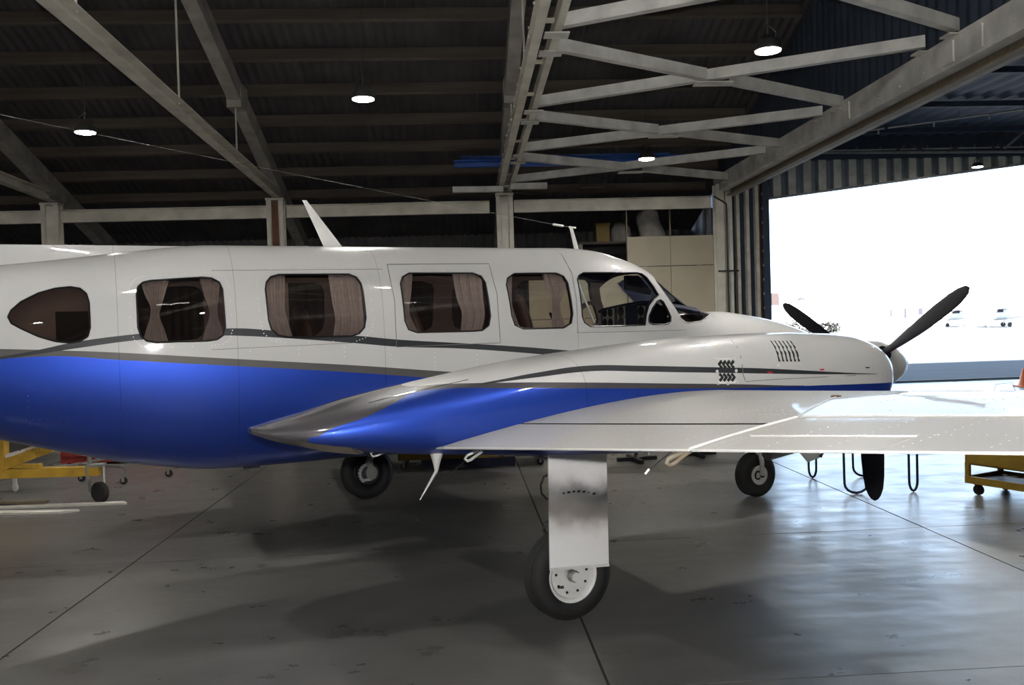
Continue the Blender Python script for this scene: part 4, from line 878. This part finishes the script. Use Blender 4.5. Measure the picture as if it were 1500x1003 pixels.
for v in (-2.248, 2.248):
    lg = leg('main_leg', 0, v, v < 0); wv = v-.0
    ty = inst('tyre', tyre_me, lg, (0, wv, .279)); rh = inst('wheel_hub', rim_me, lg, (0, wv, .279)) if v < 0 else None
    if v > 0:
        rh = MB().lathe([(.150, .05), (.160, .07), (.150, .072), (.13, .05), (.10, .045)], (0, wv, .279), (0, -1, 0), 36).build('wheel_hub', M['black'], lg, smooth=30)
        di = MB().lathe([(.05, .05), (.115, .055), (.115, .075), (.05, .08)], (0, wv, .279), (0, -1, 0), 36).build('brake_disc', M['lampbody'], lg, smooth=30)
        for a in np.linspace(1.75, 4.0, 8): MB().cyl((.10*math.cos(a), wv-.07, .279+.10*math.sin(a)), (.10*math.cos(a), wv-.10, .279+.10*math.sin(a)), .017, 8).build('caliper_bolt', M['white'], di)
        MB().prism([(.025+.062*math.cos(a)*1.0, wv-.085, .285+.075*math.sin(a)) for a in np.linspace(0, 2*math.pi, 20, endpoint=False)], (0, -.03, 0)).box(-.02, .04, wv-.12, wv-.085, .28, .46).build('brake_caliper', M['alu'], lg)
        MB().box(-.09, .02, wv-.105, wv-.085, .20, .225).build('torque_plate', M['white'], lg)
        MB().tube([(.0, wv-.11, .46), (.03, wv-.10, .48), (.25, wv-.05, .66)], .014, 8).tube([(.02, wv-.12, .44), (.05, wv-.12, .46), (.27, wv-.06, .60)], .014, 8).build('torque_link', M['white'], lg)
        MB().tube([(-.30, wv-.02, .395), (-.27, wv-.03, .40)], .010, 8).build('brake_fitting', M['alu'], lg)
    else:
        MB().lathe([(.03, .0), (.038, .02), (.038, .045), (.030, .055), (.001, .055)], (0, wv-.046, .279), (0, -1, 0), 8).build('axle_cap', M['alu'], rh).parent = lg
        for a in np.linspace(0, 2*math.pi, 9, endpoint=False):
            MB().cyl((.108*math.cos(a+.2), wv-.046, .279+.108*math.sin(a+.2)), (.108*math.cos(a+.2), wv-.056, .279+.108*math.sin(a+.2)), .0085, 6).build('wheel_nut', M['dark'], lg)
        MB().box(-.10, -.055, wv-.05, wv-.046, .205, .222).build('valve_slot', M['dark'], lg)
        # leg door
        dm = bpy.data.materials.new('sooty_door'); dm.use_nodes = True; nt = dm.node_tree; b = nt.nodes['Principled BSDF']; tc = nt.nodes.new('ShaderNodeTexCoord'); sx = nt.nodes.new('ShaderNodeSeparateXYZ'); nt.links.new(tc.outputs['Object'], sx.inputs[0])
        nz = nt.nodes.new('ShaderNodeTexNoise'); nz.inputs['Scale'].default_value = 5; nz.inputs['Detail'].default_value = 7; nt.links.new(tc.outputs['Object'], nz.inputs[0])
        zz = node_math(nt, 'ADD', sx.outputs[2], node_math(nt, 'MULTIPLY', node_math(nt, 'SUBTRACT', nz.outputs[0], .5), .22))
        zz = node_math(nt, 'SUBTRACT', zz, node_math(nt, 'MULTIPLY', sx.outputs[0], -.12))
        def bump_(c, wdt): return node_math(nt, 'POWER', 2.718, node_math(nt, 'MULTIPLY', node_math(nt, 'POWER', node_math(nt, 'DIVIDE', node_math(nt, 'SUBTRACT', zz, c), wdt), 2.0), -1.0))
        nt_mix = nt.nodes.new('ShaderNodeMix'); nt_mix.data_type = 'RGBA'; nt_mix.inputs[6].default_value = (.86, .86, .86, 1); nt_mix.inputs[7].default_value = (.16, .115, .075, 1); nt.links.new(node_math(nt, 'MULTIPLY', bump_(.705, .10), .75), nt_mix.inputs[0])
        nx = nt.nodes.new('ShaderNodeMix'); nx.data_type = 'RGBA'; nt.links.new(nt_mix.outputs[2], nx.inputs[6]); nx.inputs[7].default_value = (.035, .032, .034, 1)
        soot = node_math(nt, 'MULTIPLY', bump_(.80, .085), node_math(nt, 'ADD', .75, node_math(nt, 'MULTIPLY', sx.outputs[0], .9))); nt.links.new(node_math(nt, 'MULTIPLY', soot, 1.0, clamp=True), nx.inputs[0])
        nt.links.new(nx.outputs[2], b.inputs['Base Color']); b.inputs['Roughness'].default_value = .4
        dp = [onv(x, y, -2.42) for x, y in ((803, 640), (888, 640), (892, 829), (806, 836))]
        gd = MB().prism(dp, (0, .012, 0)).build('gear_door', dm, ac)
        lf = [onv(x, y, -2.423) for x, y in ((806, 832), (892, 825), (892, 829), (806, 836))]; MB().prism(lf, (0, -.004, 0)).build('door_flange', M['white'], gd)
        for k in range(7):
            q = onv(826+k*7.4, 722-3.0*math.sin(k*.55), -2.4225); a_ = .004+.007*rng.random(); MB().box(q[0]-a_, q[0]+a_, q[1], q[1]+.003, q[2]-.8*a_, q[2]+.5*a_).build('soot_mark', M['dark'], gd)
        px_tube([(806, 694), (797, 698), (792, 710), (793, 722), (800, 730), (806, 732)], -2.30, .007, 'brake_hose', M['hose'], lg)
        px_tube([(806, 762), (798, 766), (795, 776), (799, 783)], -2.30, .006, 'brake_hose', M['hose'], lg)
# far side gear door
MB().prism([(-.2, 2.42, 1.1), (.2, 2.42, 1.08), (.2, 2.42, .45), (-.2, 2.42, .47)], (0, -.012, 0)).build('gear_door', M['white'], ac)
# nose gear
NG = W2L(atz(1107, 726.5)); ng = empty('nose_gear', (NG[0], NG[1], 0)); ng.parent = ac
nty = tyre(.226, .155, .095).build('tyre', M['rubber'], ng, smooth=40, loc=(0, 0, .226))
MB().lathe([(.05, .04), (.095, .062), (.100, .07), (.092, .076), (.05, .07), (.02, .07)], (0, 0, .226), (0, -1, 0), 32).build('wheel_hub', M['white'], ng, smooth=30)
MB().tube([(.0, -.105, .226), (.0, -.108, .36), (-.01, -.10, .44), (-.03, -.04, .50), (-.03, .04, .50), (-.01, .10, .44), (0, .108, .36), (0, .105, .226)], [.022, .024, .026, .03, .03, .026, .024, .022], 12).build('fork', M['greysteel'], ng, smooth=50)
MB().cyl((0, -.12, .226), (0, -.095, .226), .020, 12).build('axle_nut', M['dark'], ng)
MB().tube([(.045+0*math.cos(a), -.078, .226) if False else (-.03+.035*math.cos(a), -.078, .228+.04*math.sin(a)) for a in np.linspace(.8, 5.4, 10)], .008, 6).build('hub_ring', M['dark'], ng)
MB().cyl((-.03, 0, .48), (-.05, 0, .95), .045, 16).build('strut', M['alu'], ng, smooth=40)
MB().prism([(.14, -.20, .72), (.72, -.20, .72), (.66, -.22, .36), (.50, -.22, .33)], (0, .012, 0)).build('bay_door', M['white'], ng); MB().prism([(.14, .20, .72), (.72, .20, .72), (.66, .22, .36), (.50, .22, .33)], (0, -.012, 0)).build('bay_door', M['white'], ng)
MB().tube([(.66, -.23, .37), (.70, -.23, .43), (.76, -.23, .45)], .016, 8).build('door_link', M['hose'], ng)
# exhaust / air scoop below each engine, lower cowl
for s in (1, -1): MB().tube([(2.0, s*(NV-.18), 1.0), (1.75, s*(NV-.20), .93), (1.5, s*(NV-.21), .90)], .05, 14).build('exhaust_pipe', M['alu'], ac, smooth=50)

# ================================================================== THINGS ON THE FLOOR
def caster(mb_par, x, y, z_top, r=.05, name='caster', m=None, fork=None):
    c = MB().lathe([(r*.3, -.018), (r*.9, -.02), (r, -.012), (r, .012), (r*.9, .02), (r*.3, .018)], (x, y, r), (0, 1, 0), 20).build(name, m or M['rubber'], mb_par, smooth=40)
    MB().box(x-.018, x+.018, y-.034, y-.026, r*.8, z_top).box(x-.018, x+.018, y+.026, y+.034, r*.8, z_top).box(x-.03, x+.03, y-.034, y+.034, z_top-.012, z_top).build('fork', fork or M['alu'], c); return c
# yellow wheeled stand at the left edge
Yb = 9.95
st = empty('wheeled_stand', (-4.1, Yb, 0)); tag(st, 'yellow steel stand on a large caster under the tail at the left edge', 'stand')
o_ = np.array([-4.1, Yb, 0])
def aP(x, y, Y=Yb): return aty(x, y, Y)-o_
MB().beam(aP(-160, 698.5), aP(147, 689), .10, .10).build('base_beam', M['yellow'], st)
MB().beam(aP(-60, 706), aP(76, 654), .09, .11).build('diagonal_brace', M['yellow'], st)
MB().beam(aP(1, 690), aP(1, 600), .12, .12, up=(0, 1, 0)).build('upright', M['yellow'], st)
MB().beam(aP(8, 668), aP(52, 655), .05, .04).build('step_board', M['whiteboard'], st)
MB().beam(aP(-60, 690, Yb+.9), aP(60, 684, Yb+.9), .09, .09).build('base_beam', M['yellow'], st)
cb = aP(147, 735); r_ = .115
cs = MB().lathe([(.03, -.03), (r_*.9, -.032), (r_, -.02), (r_, .02), (r_*.9, .032), (.03, .03)], (cb[0], 0, r_), (.5, 1, 0), 26).build('caster', M['rubber'], st, smooth=40)
MB().beam((cb[0]-.11, -.05, .42), (cb[0]-.10, -.03, .13), .02, .035).beam((cb[0]+.03, .05, .42), (cb[0]+.04, .03, .13), .02, .035).box(cb[0]-.12, cb[0]+.06, -.06, .06, .40, .43).build('fork', M['alu'], cs)
MB().cyl((cb[0]-.10, 0, .43), (cb[0]-.10, 0, .70), .022, 10).cyl((cb[0]-.10, 0, .33), (cb[0]-.10, 0, .36), .05, 12).build('jack_screw', M['alu'], st)
MB().beam((cb[0]-.06, -.055, .36), (cb[0]-.06, -.055, .46), .05, .02).build('end_cap', M['cream'], st)
b2 = aP(-140, 735); MB().lathe([(.03, -.03), (r_, -.025), (r_, .025), (.03, .03)], (b2[0], 0, r_), (.5, 1, 0), 26).box(b2[0]-.03, b2[0]+.03, -.04, .04, .1, .40).build('caster', M['rubber'], st)
# red tool chest behind it
rt = empty('tool_chest', (-5.15, 12.9, 0), label='red steel tool chest standing behind the yellow stand', cat='chest')
MB().box(-.60, 1.1, 0, .5, .035, .62).build('body', M['red'], rt)
for k in range(3): d = MB().box(-.57, .45, -.02, 0, .13+.16*k, .27+.16*k).build('drawer', M['red'], rt); MB().box(-.3, .2, -.04, -.02, .20+.16*k, .215+.16*k).build('handle', M['alu'], d)
for x in (-.5, 1.0):
    for y in (.08, .42): caster(rt, x, y, .10, .045)
# grey creeper with casters
cr = empty('tube_dolly', (-4.35, 11.1, 0), label='low grey tube dolly on casters beside the red chest', cat='dolly')
MB().beam((-.5, .35, .22), (.15, .0, .22), .03, .03).beam((.15, 0, .22), (.55, .45, .30), .03, .03).beam((-.5, .35, .22), (-.1, .8, .28), .03, .03).build('rail', M['wire'], cr)
for x, y in ((.15, 0), (.55, .45), (-.5, .35)): caster(cr, x, y, .22, .045)
MB().lathe([(.02, -.015), (.05, -.012), (.05, .012), (.02, .015)], (-1.05, -.2, .05), (.6, 1, 0), 18).box(-1.07, -1.03, -.22, -.18, .06, .20).build('caster', M['seamlite'], cr)
MB().beam((-1.05, -.2, .20), (-.5, .35, .23), .03, .03).build('rail', M['wire'], cr)
# white strips on the floor
for (a, b, wd, dz, lab) in (((-120, 751), (186, 739), .10, .0, 'long narrow white strip lying on the floor, the farther of two'), ((-120, 756), (86, 753), .12, .018, 'wide white strip with an angled end lying on the floor, the nearer of two')):
    p0, p1 = atz(*a), atz(*b); d = (p1-p0); c = p0; o = empty('white_strip', tuple(c)); 
    n_ = np.array([-d[1], d[0], 0]); n_ /= np.linalg.norm(n_)
    e2 = d*.97 if dz == 0 else d*1.10
    mesh = MB().prism([(0, 0, .002), tuple(d+np.array([0, 0, .002])), tuple(e2+n_*wd+np.array([0, 0, .002])), tuple(n_*wd+np.array([0, 0, .002]))], (0, 0, .022)).mesh('white_strip', M['whiteboard'])
    bpy.data.objects.remove(o); o = bpy.data.objects.new('white_strip', mesh); COL.objects.link(o); o.location = tuple(c); tag(o, lab, 'strip')
p0, p1 = atz(-120, 741), atz(70, 738)
o = MB().beam((0, 0, .03), p1-p0+np.array([0, 0, .03]), .06, .03).build('timber_batten', M['tan'], None, loc=tuple(p0)); tag(o, 'dull brown batten lying on the floor behind the white strips', 'batten')
# low yellow trolley below the far wing
tr = empty('flat_trolley', (-.1, 11.3, 0), label='low dull yellow flat trolley under the wing between the main wheels', cat='trolley')
MB().box(-.75, 1.15, 0, .75, .13, .25).build('deck', M['yellow2'], tr); MB().box(-.45, .75, -.03, .0, .015, .13).build('skirt', M['navy'], tr)
for x in (-.68, -.1, .45, 1.08):
    for y in (.05, .68): caster(tr, x, y, .13, .045)
MB().box(.55, .60, -.02, 0, .10, .27).build('red_tie', M['red'], tr)
# stands with splayed feet
for px, py, lab, s in ((932, 676, 'black pedestal stand with splayed feet left of the nose wheel', 1), (1020, 668, 'black pedestal stand with splayed feet nearest the nose wheel', 1)):
    p = atz(px, py); r = empty('pedestal_stand', tuple(p), label=lab, cat='stand')
    MB().beam((-.25, 0, .035), (.28, .06, .035), .05, .05).build('foot', M['black'], r); MB().beam((.02, -.28, .035), (-.05, .30, .035), .05, .05).build('foot', M['black'] , r)
    MB().beam((.0, .0, .06), (.14, -.12, .12), .04, .04).build('clamp', M['alu'], r)
    MB().cyl((0, 0, .05), (0, 0, .85), .025, 10).build('post', M['black'], r); MB().box(-.3, .3, -.2, .2, .85, .88).build('top_plate', M['dullsteel'], r)
# workbench on hairpin legs
hb = empty('hairpin_table', (4.25, 9.2, 0), label='workbench on dark blue hairpin legs behind the wing', cat='table')
MB().box(-.42, .45, -.60, .58, .80, .84).build('tabletop', M['panel'], hb)
for x, y, wd, ang in ((3.97, 8.72, .24, .15), (4.56, 8.71, .10, 1.2), (3.90, 9.67, .06, 1.3), (4.47, 9.62, .22, .2)):
    x -= 4.25; y -= 9.2; d = np.array([math.cos(ang), math.sin(ang), 0]); wd = .26 if wd > .15 else .09; d = np.array([1.0, 0, 0]); c = np.array([x, y, 0]); P = [c-d*wd/2+(0, 0, .8), c-d*wd/2*.96+(0, 0, .12)]
    for t in np.linspace(math.pi, 2*math.pi, 9): P.append(c+d*wd/2*.96*math.cos(t)+np.array([0, 0, .012+.10+.10*math.sin(t)]))
    P.append(c+d*wd/2+(0, 0, .8)); MB().tube(P, .013, 8).build('hairpin_leg', M['hair'], hb, smooth=60)
# yellow two-shelf cart
p = atz(1424, 725); q = atz(1495, 737)
ct = empty('service_cart', (p[0], p[1], 0), math.atan2(q[1]-p[1], q[0]-p[0]), label='yellow two shelf service cart on black casters at right edge', cat='cart')
ln = .95; dp_ = .55
MB().box(-.07, ln, 0, dp_, .30, .32).box(-.07, ln, 0, .02, .30, .62).box(-.07, ln, dp_-.02, dp_, .30, .62).box(-.07, -.05, 0, dp_, .30, .62).box(ln-.02, ln, 0, dp_, .30, .62).build('upper_tray', M['yellow2'], ct)
MB().box(-.07, ln, -.0, dp_, .115, .14).box(-.07, ln, -.01, .015, .115, .185).box(-.07, ln, dp_-.015, dp_, .115, .185).box(-.07, -.05, 0, dp_, .115, .185).box(ln-.02, ln, 0, dp_, .115, .185).build('lower_tray', M['yellow2'], ct)
for x, y in ((-.05, .015), (ln-.02, .015), (-.05, dp_-.015), (ln-.02, dp_-.015)): MB().box(x-.022, x+.022, y-.018, y+.018, .13, .32).build('upright', M['yellow2'], ct)
for x, y in ((.03, .06), (ln-.1, .06), (.03, dp_-.06), (ln-.1, dp_-.06)): caster(ct, x, y, .115, .052, fork=M['black'])
lin = MB().box(-.04, ln-.03, .02, dp_-.02, .14, .15).build('shelf_liner', M['bluemetal'], ct)
for k in range(9): MB().box(.02+k*.10, .07+k*.10, dp_-.10, dp_-.06, .150, .156).build('slot', M['seamlite'], lin)
# ================================================================== ROOF SPACE AND LEAN-TO THINGS
for k, (a, b, y, z, lab) in enumerate(((-.02, 3.55, 15.55, 4.66, 'blue sheet lying across the tie beams, lowest of the bundle'), (.25, 4.2, 15.75, 4.73, 'blue sheet lying across the tie beams, middle of the bundle'), (.1, 3.9, 15.95, 4.80, 'blue sheet lying across the tie beams, topmost of the bundle'))):
    o = MB().channel((a, 0, 0), (b, 0, 0), .16, .11, .012).build('blue_sheet', M['blueplastic'], loc=(0, y, z)); tag(o, lab, 'sheet', 'blue sheets on the tie beams')
for a, b, y, z, lab in ((663, 737, 16.2, 278, 'white board resting on the roof frame left of the middle column'), (748, 801, 16.2, 273, 'white board resting on the roof frame right of the middle column')):
    p0, p1 = aty(a, z, y), aty(b, z-1, y); o = MB().beam((0, 0, 0), p1-p0, .15, .10).build('white_board', M['greysteel'], loc=tuple(p0)); tag(o, lab, 'board')
p = tiep(868, 256); bk = empty('wire_basket', tuple(p-np.array([0, 0, .12])), label='black wire basket hanging below the lattice near its far end', cat='basket')
for k in range(9): MB().beam((-.22+.055*k, -.12, -.1), (-.22+.055*k, -.12, .1), .008, .008, up=(0, 1, 0)).build('wire', M['carbon'], bk); MB().beam((-.22+.055*k, .12, -.1), (-.22+.055*k, .12, .1), .008, .008, up=(0, 1, 0)).build('wire', M['carbon'], bk)
for z in (-.1, -.05, 0, .05, .1):
    for y in (-.12, .12): MB().beam((-.23, y, z), (.23, y, z), .008, .008).build('wire', M['carbon'], bk)
MB().box(-.23, .23, -.12, .12, -.105, -.095).build('floor_plate', M['carbon'], bk)
# plastic wrapped bundle, shelf and panel in the lean-to
pb = MB(); rings = []
for z, hx, cx in ((3.50, .28, 4.12), (3.62, .27, 4.12), (3.75, .26, 4.08), (3.88, .24, 4.03), (4.0, .23, 4.02), (4.10, .20, 4.03), (4.14, .10, 4.02)):
    rings.append([(cx-4.1+hx*math.copysign(abs(math.cos(a))**.7, math.cos(a))*(1+.06*math.sin(5*a+z*9)), .2*math.sin(a)*(1+.1*math.cos(4*a+z*7)), z-3.5) for a in np.linspace(0, 2*math.pi, 22, endpoint=False)])
o = pb.loft(rings).build('wrapped_bundle', M['plastic'], smooth=50, loc=(4.1, 18.5, 3.50)); tag(o, 'pale plastic wrapped bundle on the high shelf behind the partition', 'bundle')
sh = empty('storage_shelf', (3.9, 18.6, 0), label='dark storage shelf behind the cream partition', cat='shelf'); MB().box(-1.4, 1.2, -.35, .35, 3.44, 3.49).build('board', M['purlin'], sh)
for x in (-1.35, 0, 1.15): MB().box(x-.04, x+.04, -.33, -.25, 0, 3.44).build('upright', M['dullsteel'], sh)
o = MB().box(-.14, .14, -.1, .1, 0, .36).box(-.16, .16, -.12, .12, .36, .40).build('yellow_drum', M['yellow2'], loc=(3.05, 18.5, 3.49)); tag(o, 'dull yellow can on the shelf left of the wrapped bundle', 'can')
o = MB().lathe([(.01, 0), (.2, .0), (.22, .12), (.2, .3), (.12, .42), (.01, .45)], (0, 0, 0), (0, 0, 1), 18).build('cloth_sack', M['dullsteel'], smooth=50, loc=(3.45, 18.55, 3.49)); tag(o, 'grey sack on the shelf next to the wrapped bundle', 'sack')
lt = MB().beam((0, 0, 0), (22, 0, 0), .08, .12).build('lean_to_rail', M['roof'], loc=(-16, 20.25, 3.45)); tag(lt, 'dark rail along the rear wall', kind='structure')
# ================================================================== OUTDOORS
lp = empty('yard_lamp', tuple(atz(1140, 470, 0)*0+np.array([14.67, 40, 0])), label='gooseneck yard lamp with a dark red box outside the door', cat='lamp')
LO = np.array([14.67, 40, 0])
MB().cyl((0, 0, 0), (0, 0, 2.25), .045, 10).build('pole', M['lampbody'], lp)
MB().tube([aty(*q, 40)-LO for q in ((1140, 447), (1150, 440), (1160, 433), (1168, 430), (1172.5, 431), (1174, 436))], .025, 8).tube([aty(*q, 40)-LO for q in ((1147, 442), (1153, 435))], .025, 8).build('gooseneck', M['lampbody'], lp, smooth=60)
a = aty(1174, 436, 40)-LO; MB().lathe([(.03, .06), (.05, .0), (.12, -.03), (.2, -.12), (.19, -.13)], a, (0, 0, 1), 20).build('shade', M['black'], lp, smooth=40)
b = aty(1134.5, 438, 40)-LO; MB().box(b[0]-.17, b[0]+.17, -.12, .12, b[2]-.28, b[2]+.28).build('box', mat('yard_box', (.008, .002, .002), .5), lp)
for k, (x, s, lab) in enumerate(((31.0, 1.2, 'dark bush beyond the apron by the yard lamp, leftmost of three'), (35.0, 1.0, 'dark bush beyond the apron, middle of three'), (38.3, .8, 'dark bush beyond the apron, rightmost of three'))):
    bu = empty('bush', (x, 90, 0), label=lab, cat='bush'); mb = MB()
    for j in range(260):
        a = rng.random()*6.28; rr = math.sqrt(rng.random())*1.5*s; z = rng.random()*(1.55*s-.35*rr)+.05; c = np.array([rr*math.cos(a), rr*math.sin(a), z]); d = rng.normal(size=3); d /= np.linalg.norm(d); e = np.cross(d, rng.normal(size=3)); e /= np.linalg.norm(e); t = .22
        mb.add([c-d*t, c+e*t*.5, c+d*t, c-e*t*.5], [(0, 1, 2, 3)])
    tag(mb.build('foliage', M['leaf'], bu), kind='stuff'); MB().cyl((0, 0, 0), (0, 0, .7), .08, 8).build('stem', M['purlin'], bu)
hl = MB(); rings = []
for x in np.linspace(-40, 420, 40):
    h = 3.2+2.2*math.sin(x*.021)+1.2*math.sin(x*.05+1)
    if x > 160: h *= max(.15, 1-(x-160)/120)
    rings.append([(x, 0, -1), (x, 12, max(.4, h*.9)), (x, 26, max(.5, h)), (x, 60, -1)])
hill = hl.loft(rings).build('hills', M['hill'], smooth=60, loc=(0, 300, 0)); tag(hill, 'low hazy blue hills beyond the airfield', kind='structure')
sd_ = empty('airfield_shed', (56, 112, 0), label='white shed across the apron with three small dark openings', cat='building')
MB().box(-14, 14, 0, 10, 0, 4.2).build('wall', M['bwall'], sd_); MB().prism([(-14.4, -.4, 4.2), (-14.4, 10.4, 4.2), (-14.4, 5, 5.4)], (28.8, 0, 0)).build('roof', M['bwall'], sd_)
for (a, b, z0, z1) in ((1303.5, 1306.5, 1.3, 2.3), (1324, 1328, 1.1, 2.4), (1345, 1352, 1.5, 2.3)):
    x0 = aty(a, 457, 112)[0]-56; x1 = aty(b, 457, 112)[0]-56; MB().box(x0, x1, -.06, .04, z0, z1).build('opening', M['bdoor'], sd_)
def lightplane(loc, rz, lab):
    r = empty('light_aircraft', tuple(loc), rz, label=lab, cat='airplane'); mb = MB(); rings = []
    for x, h, z in ((-3.6, .06, 1.5), (-2, .28, 1.4), (-.3, .55, 1.35), (.8, .6, 1.35), (1.6, .48, 1.2), (2.4, .34, 1.15), (2.7, .1, 1.15)): rings.append([(x, h*math.cos(a), z+h*math.sin(a)) for a in np.linspace(0, 6.283, 12, endpoint=False)])
    mb.loft(rings).build('fuselage', M['bwall'], r, smooth=50); MB().box(-.5, .9, -4.6, 4.6, 2.0, 2.12).build('wing', M['bwall'], r); MB().prism([(-3.7, 0, 1.5), (-2.9, 0, 1.5), (-3.4, 0, 2.5), (-3.8, 0, 2.5)], (0, .08, 0)).build('tail_fin', M['bwall'], r); MB().box(-3.6, -2.9, -1.4, 1.4, 1.5, 1.56).build('tailplane', M['bwall'], r)
    for x, y in ((-.1, -1.0), (-.1, 1.0), (1.7, 0)):
        g = MB().lathe([(.08, -.08), (.24, -.07), (.24, .07), (.08, .08)], (x, y, .24), (0, 1, 0), 16).build('wheel', M['rubber'], r); MB().cyl((x, y, .24), (x*.8, y*.4, 1.0), .04, 8).build('leg', M['bwall'], g)
    MB().box(.4, 1.2, -.61, .61, 1.55, 1.85).build('cabin_window', M['bdoor'], r)
lightplane(atz(1412, 478)*np.array([1, 1, 0]), 2.6, 'small white parked aircraft far out on the apron, the left one'); lightplane(atz(1473, 478.5)*np.array([1, 1, 0]), 2.9, 'small white parked aircraft far out on the apron, the right one')
# orange cone and wire frame by the door track
p = atz(1500, 566); cn = empty('traffic_cone', (p[0], p[1], 0), label='orange traffic cone on the floor near the door track at right edge', cat='cone')
MB().box(-.17, .17, -.17, .17, 0, .03).build('base', M['orange'], cn); MB().lathe([(.13, .03), (.12, .05), (.03, .42), (.02, .43)], (0, 0, 0), (0, 0, 1), 20).build('body', M['orange'], cn, smooth=40)
p = atz(1472, 577); wf = empty('wire_stand', (p[0], p[1], 0), label='thin bent wire frame standing on the floor left of the orange cone', cat='stand')
MB().tube([(-.26, 0, .0), (-.20, 0, .22), (.17, 0, .24), (.26, .0, 0)], .006, 6).build('wire', M['wire'], wf)
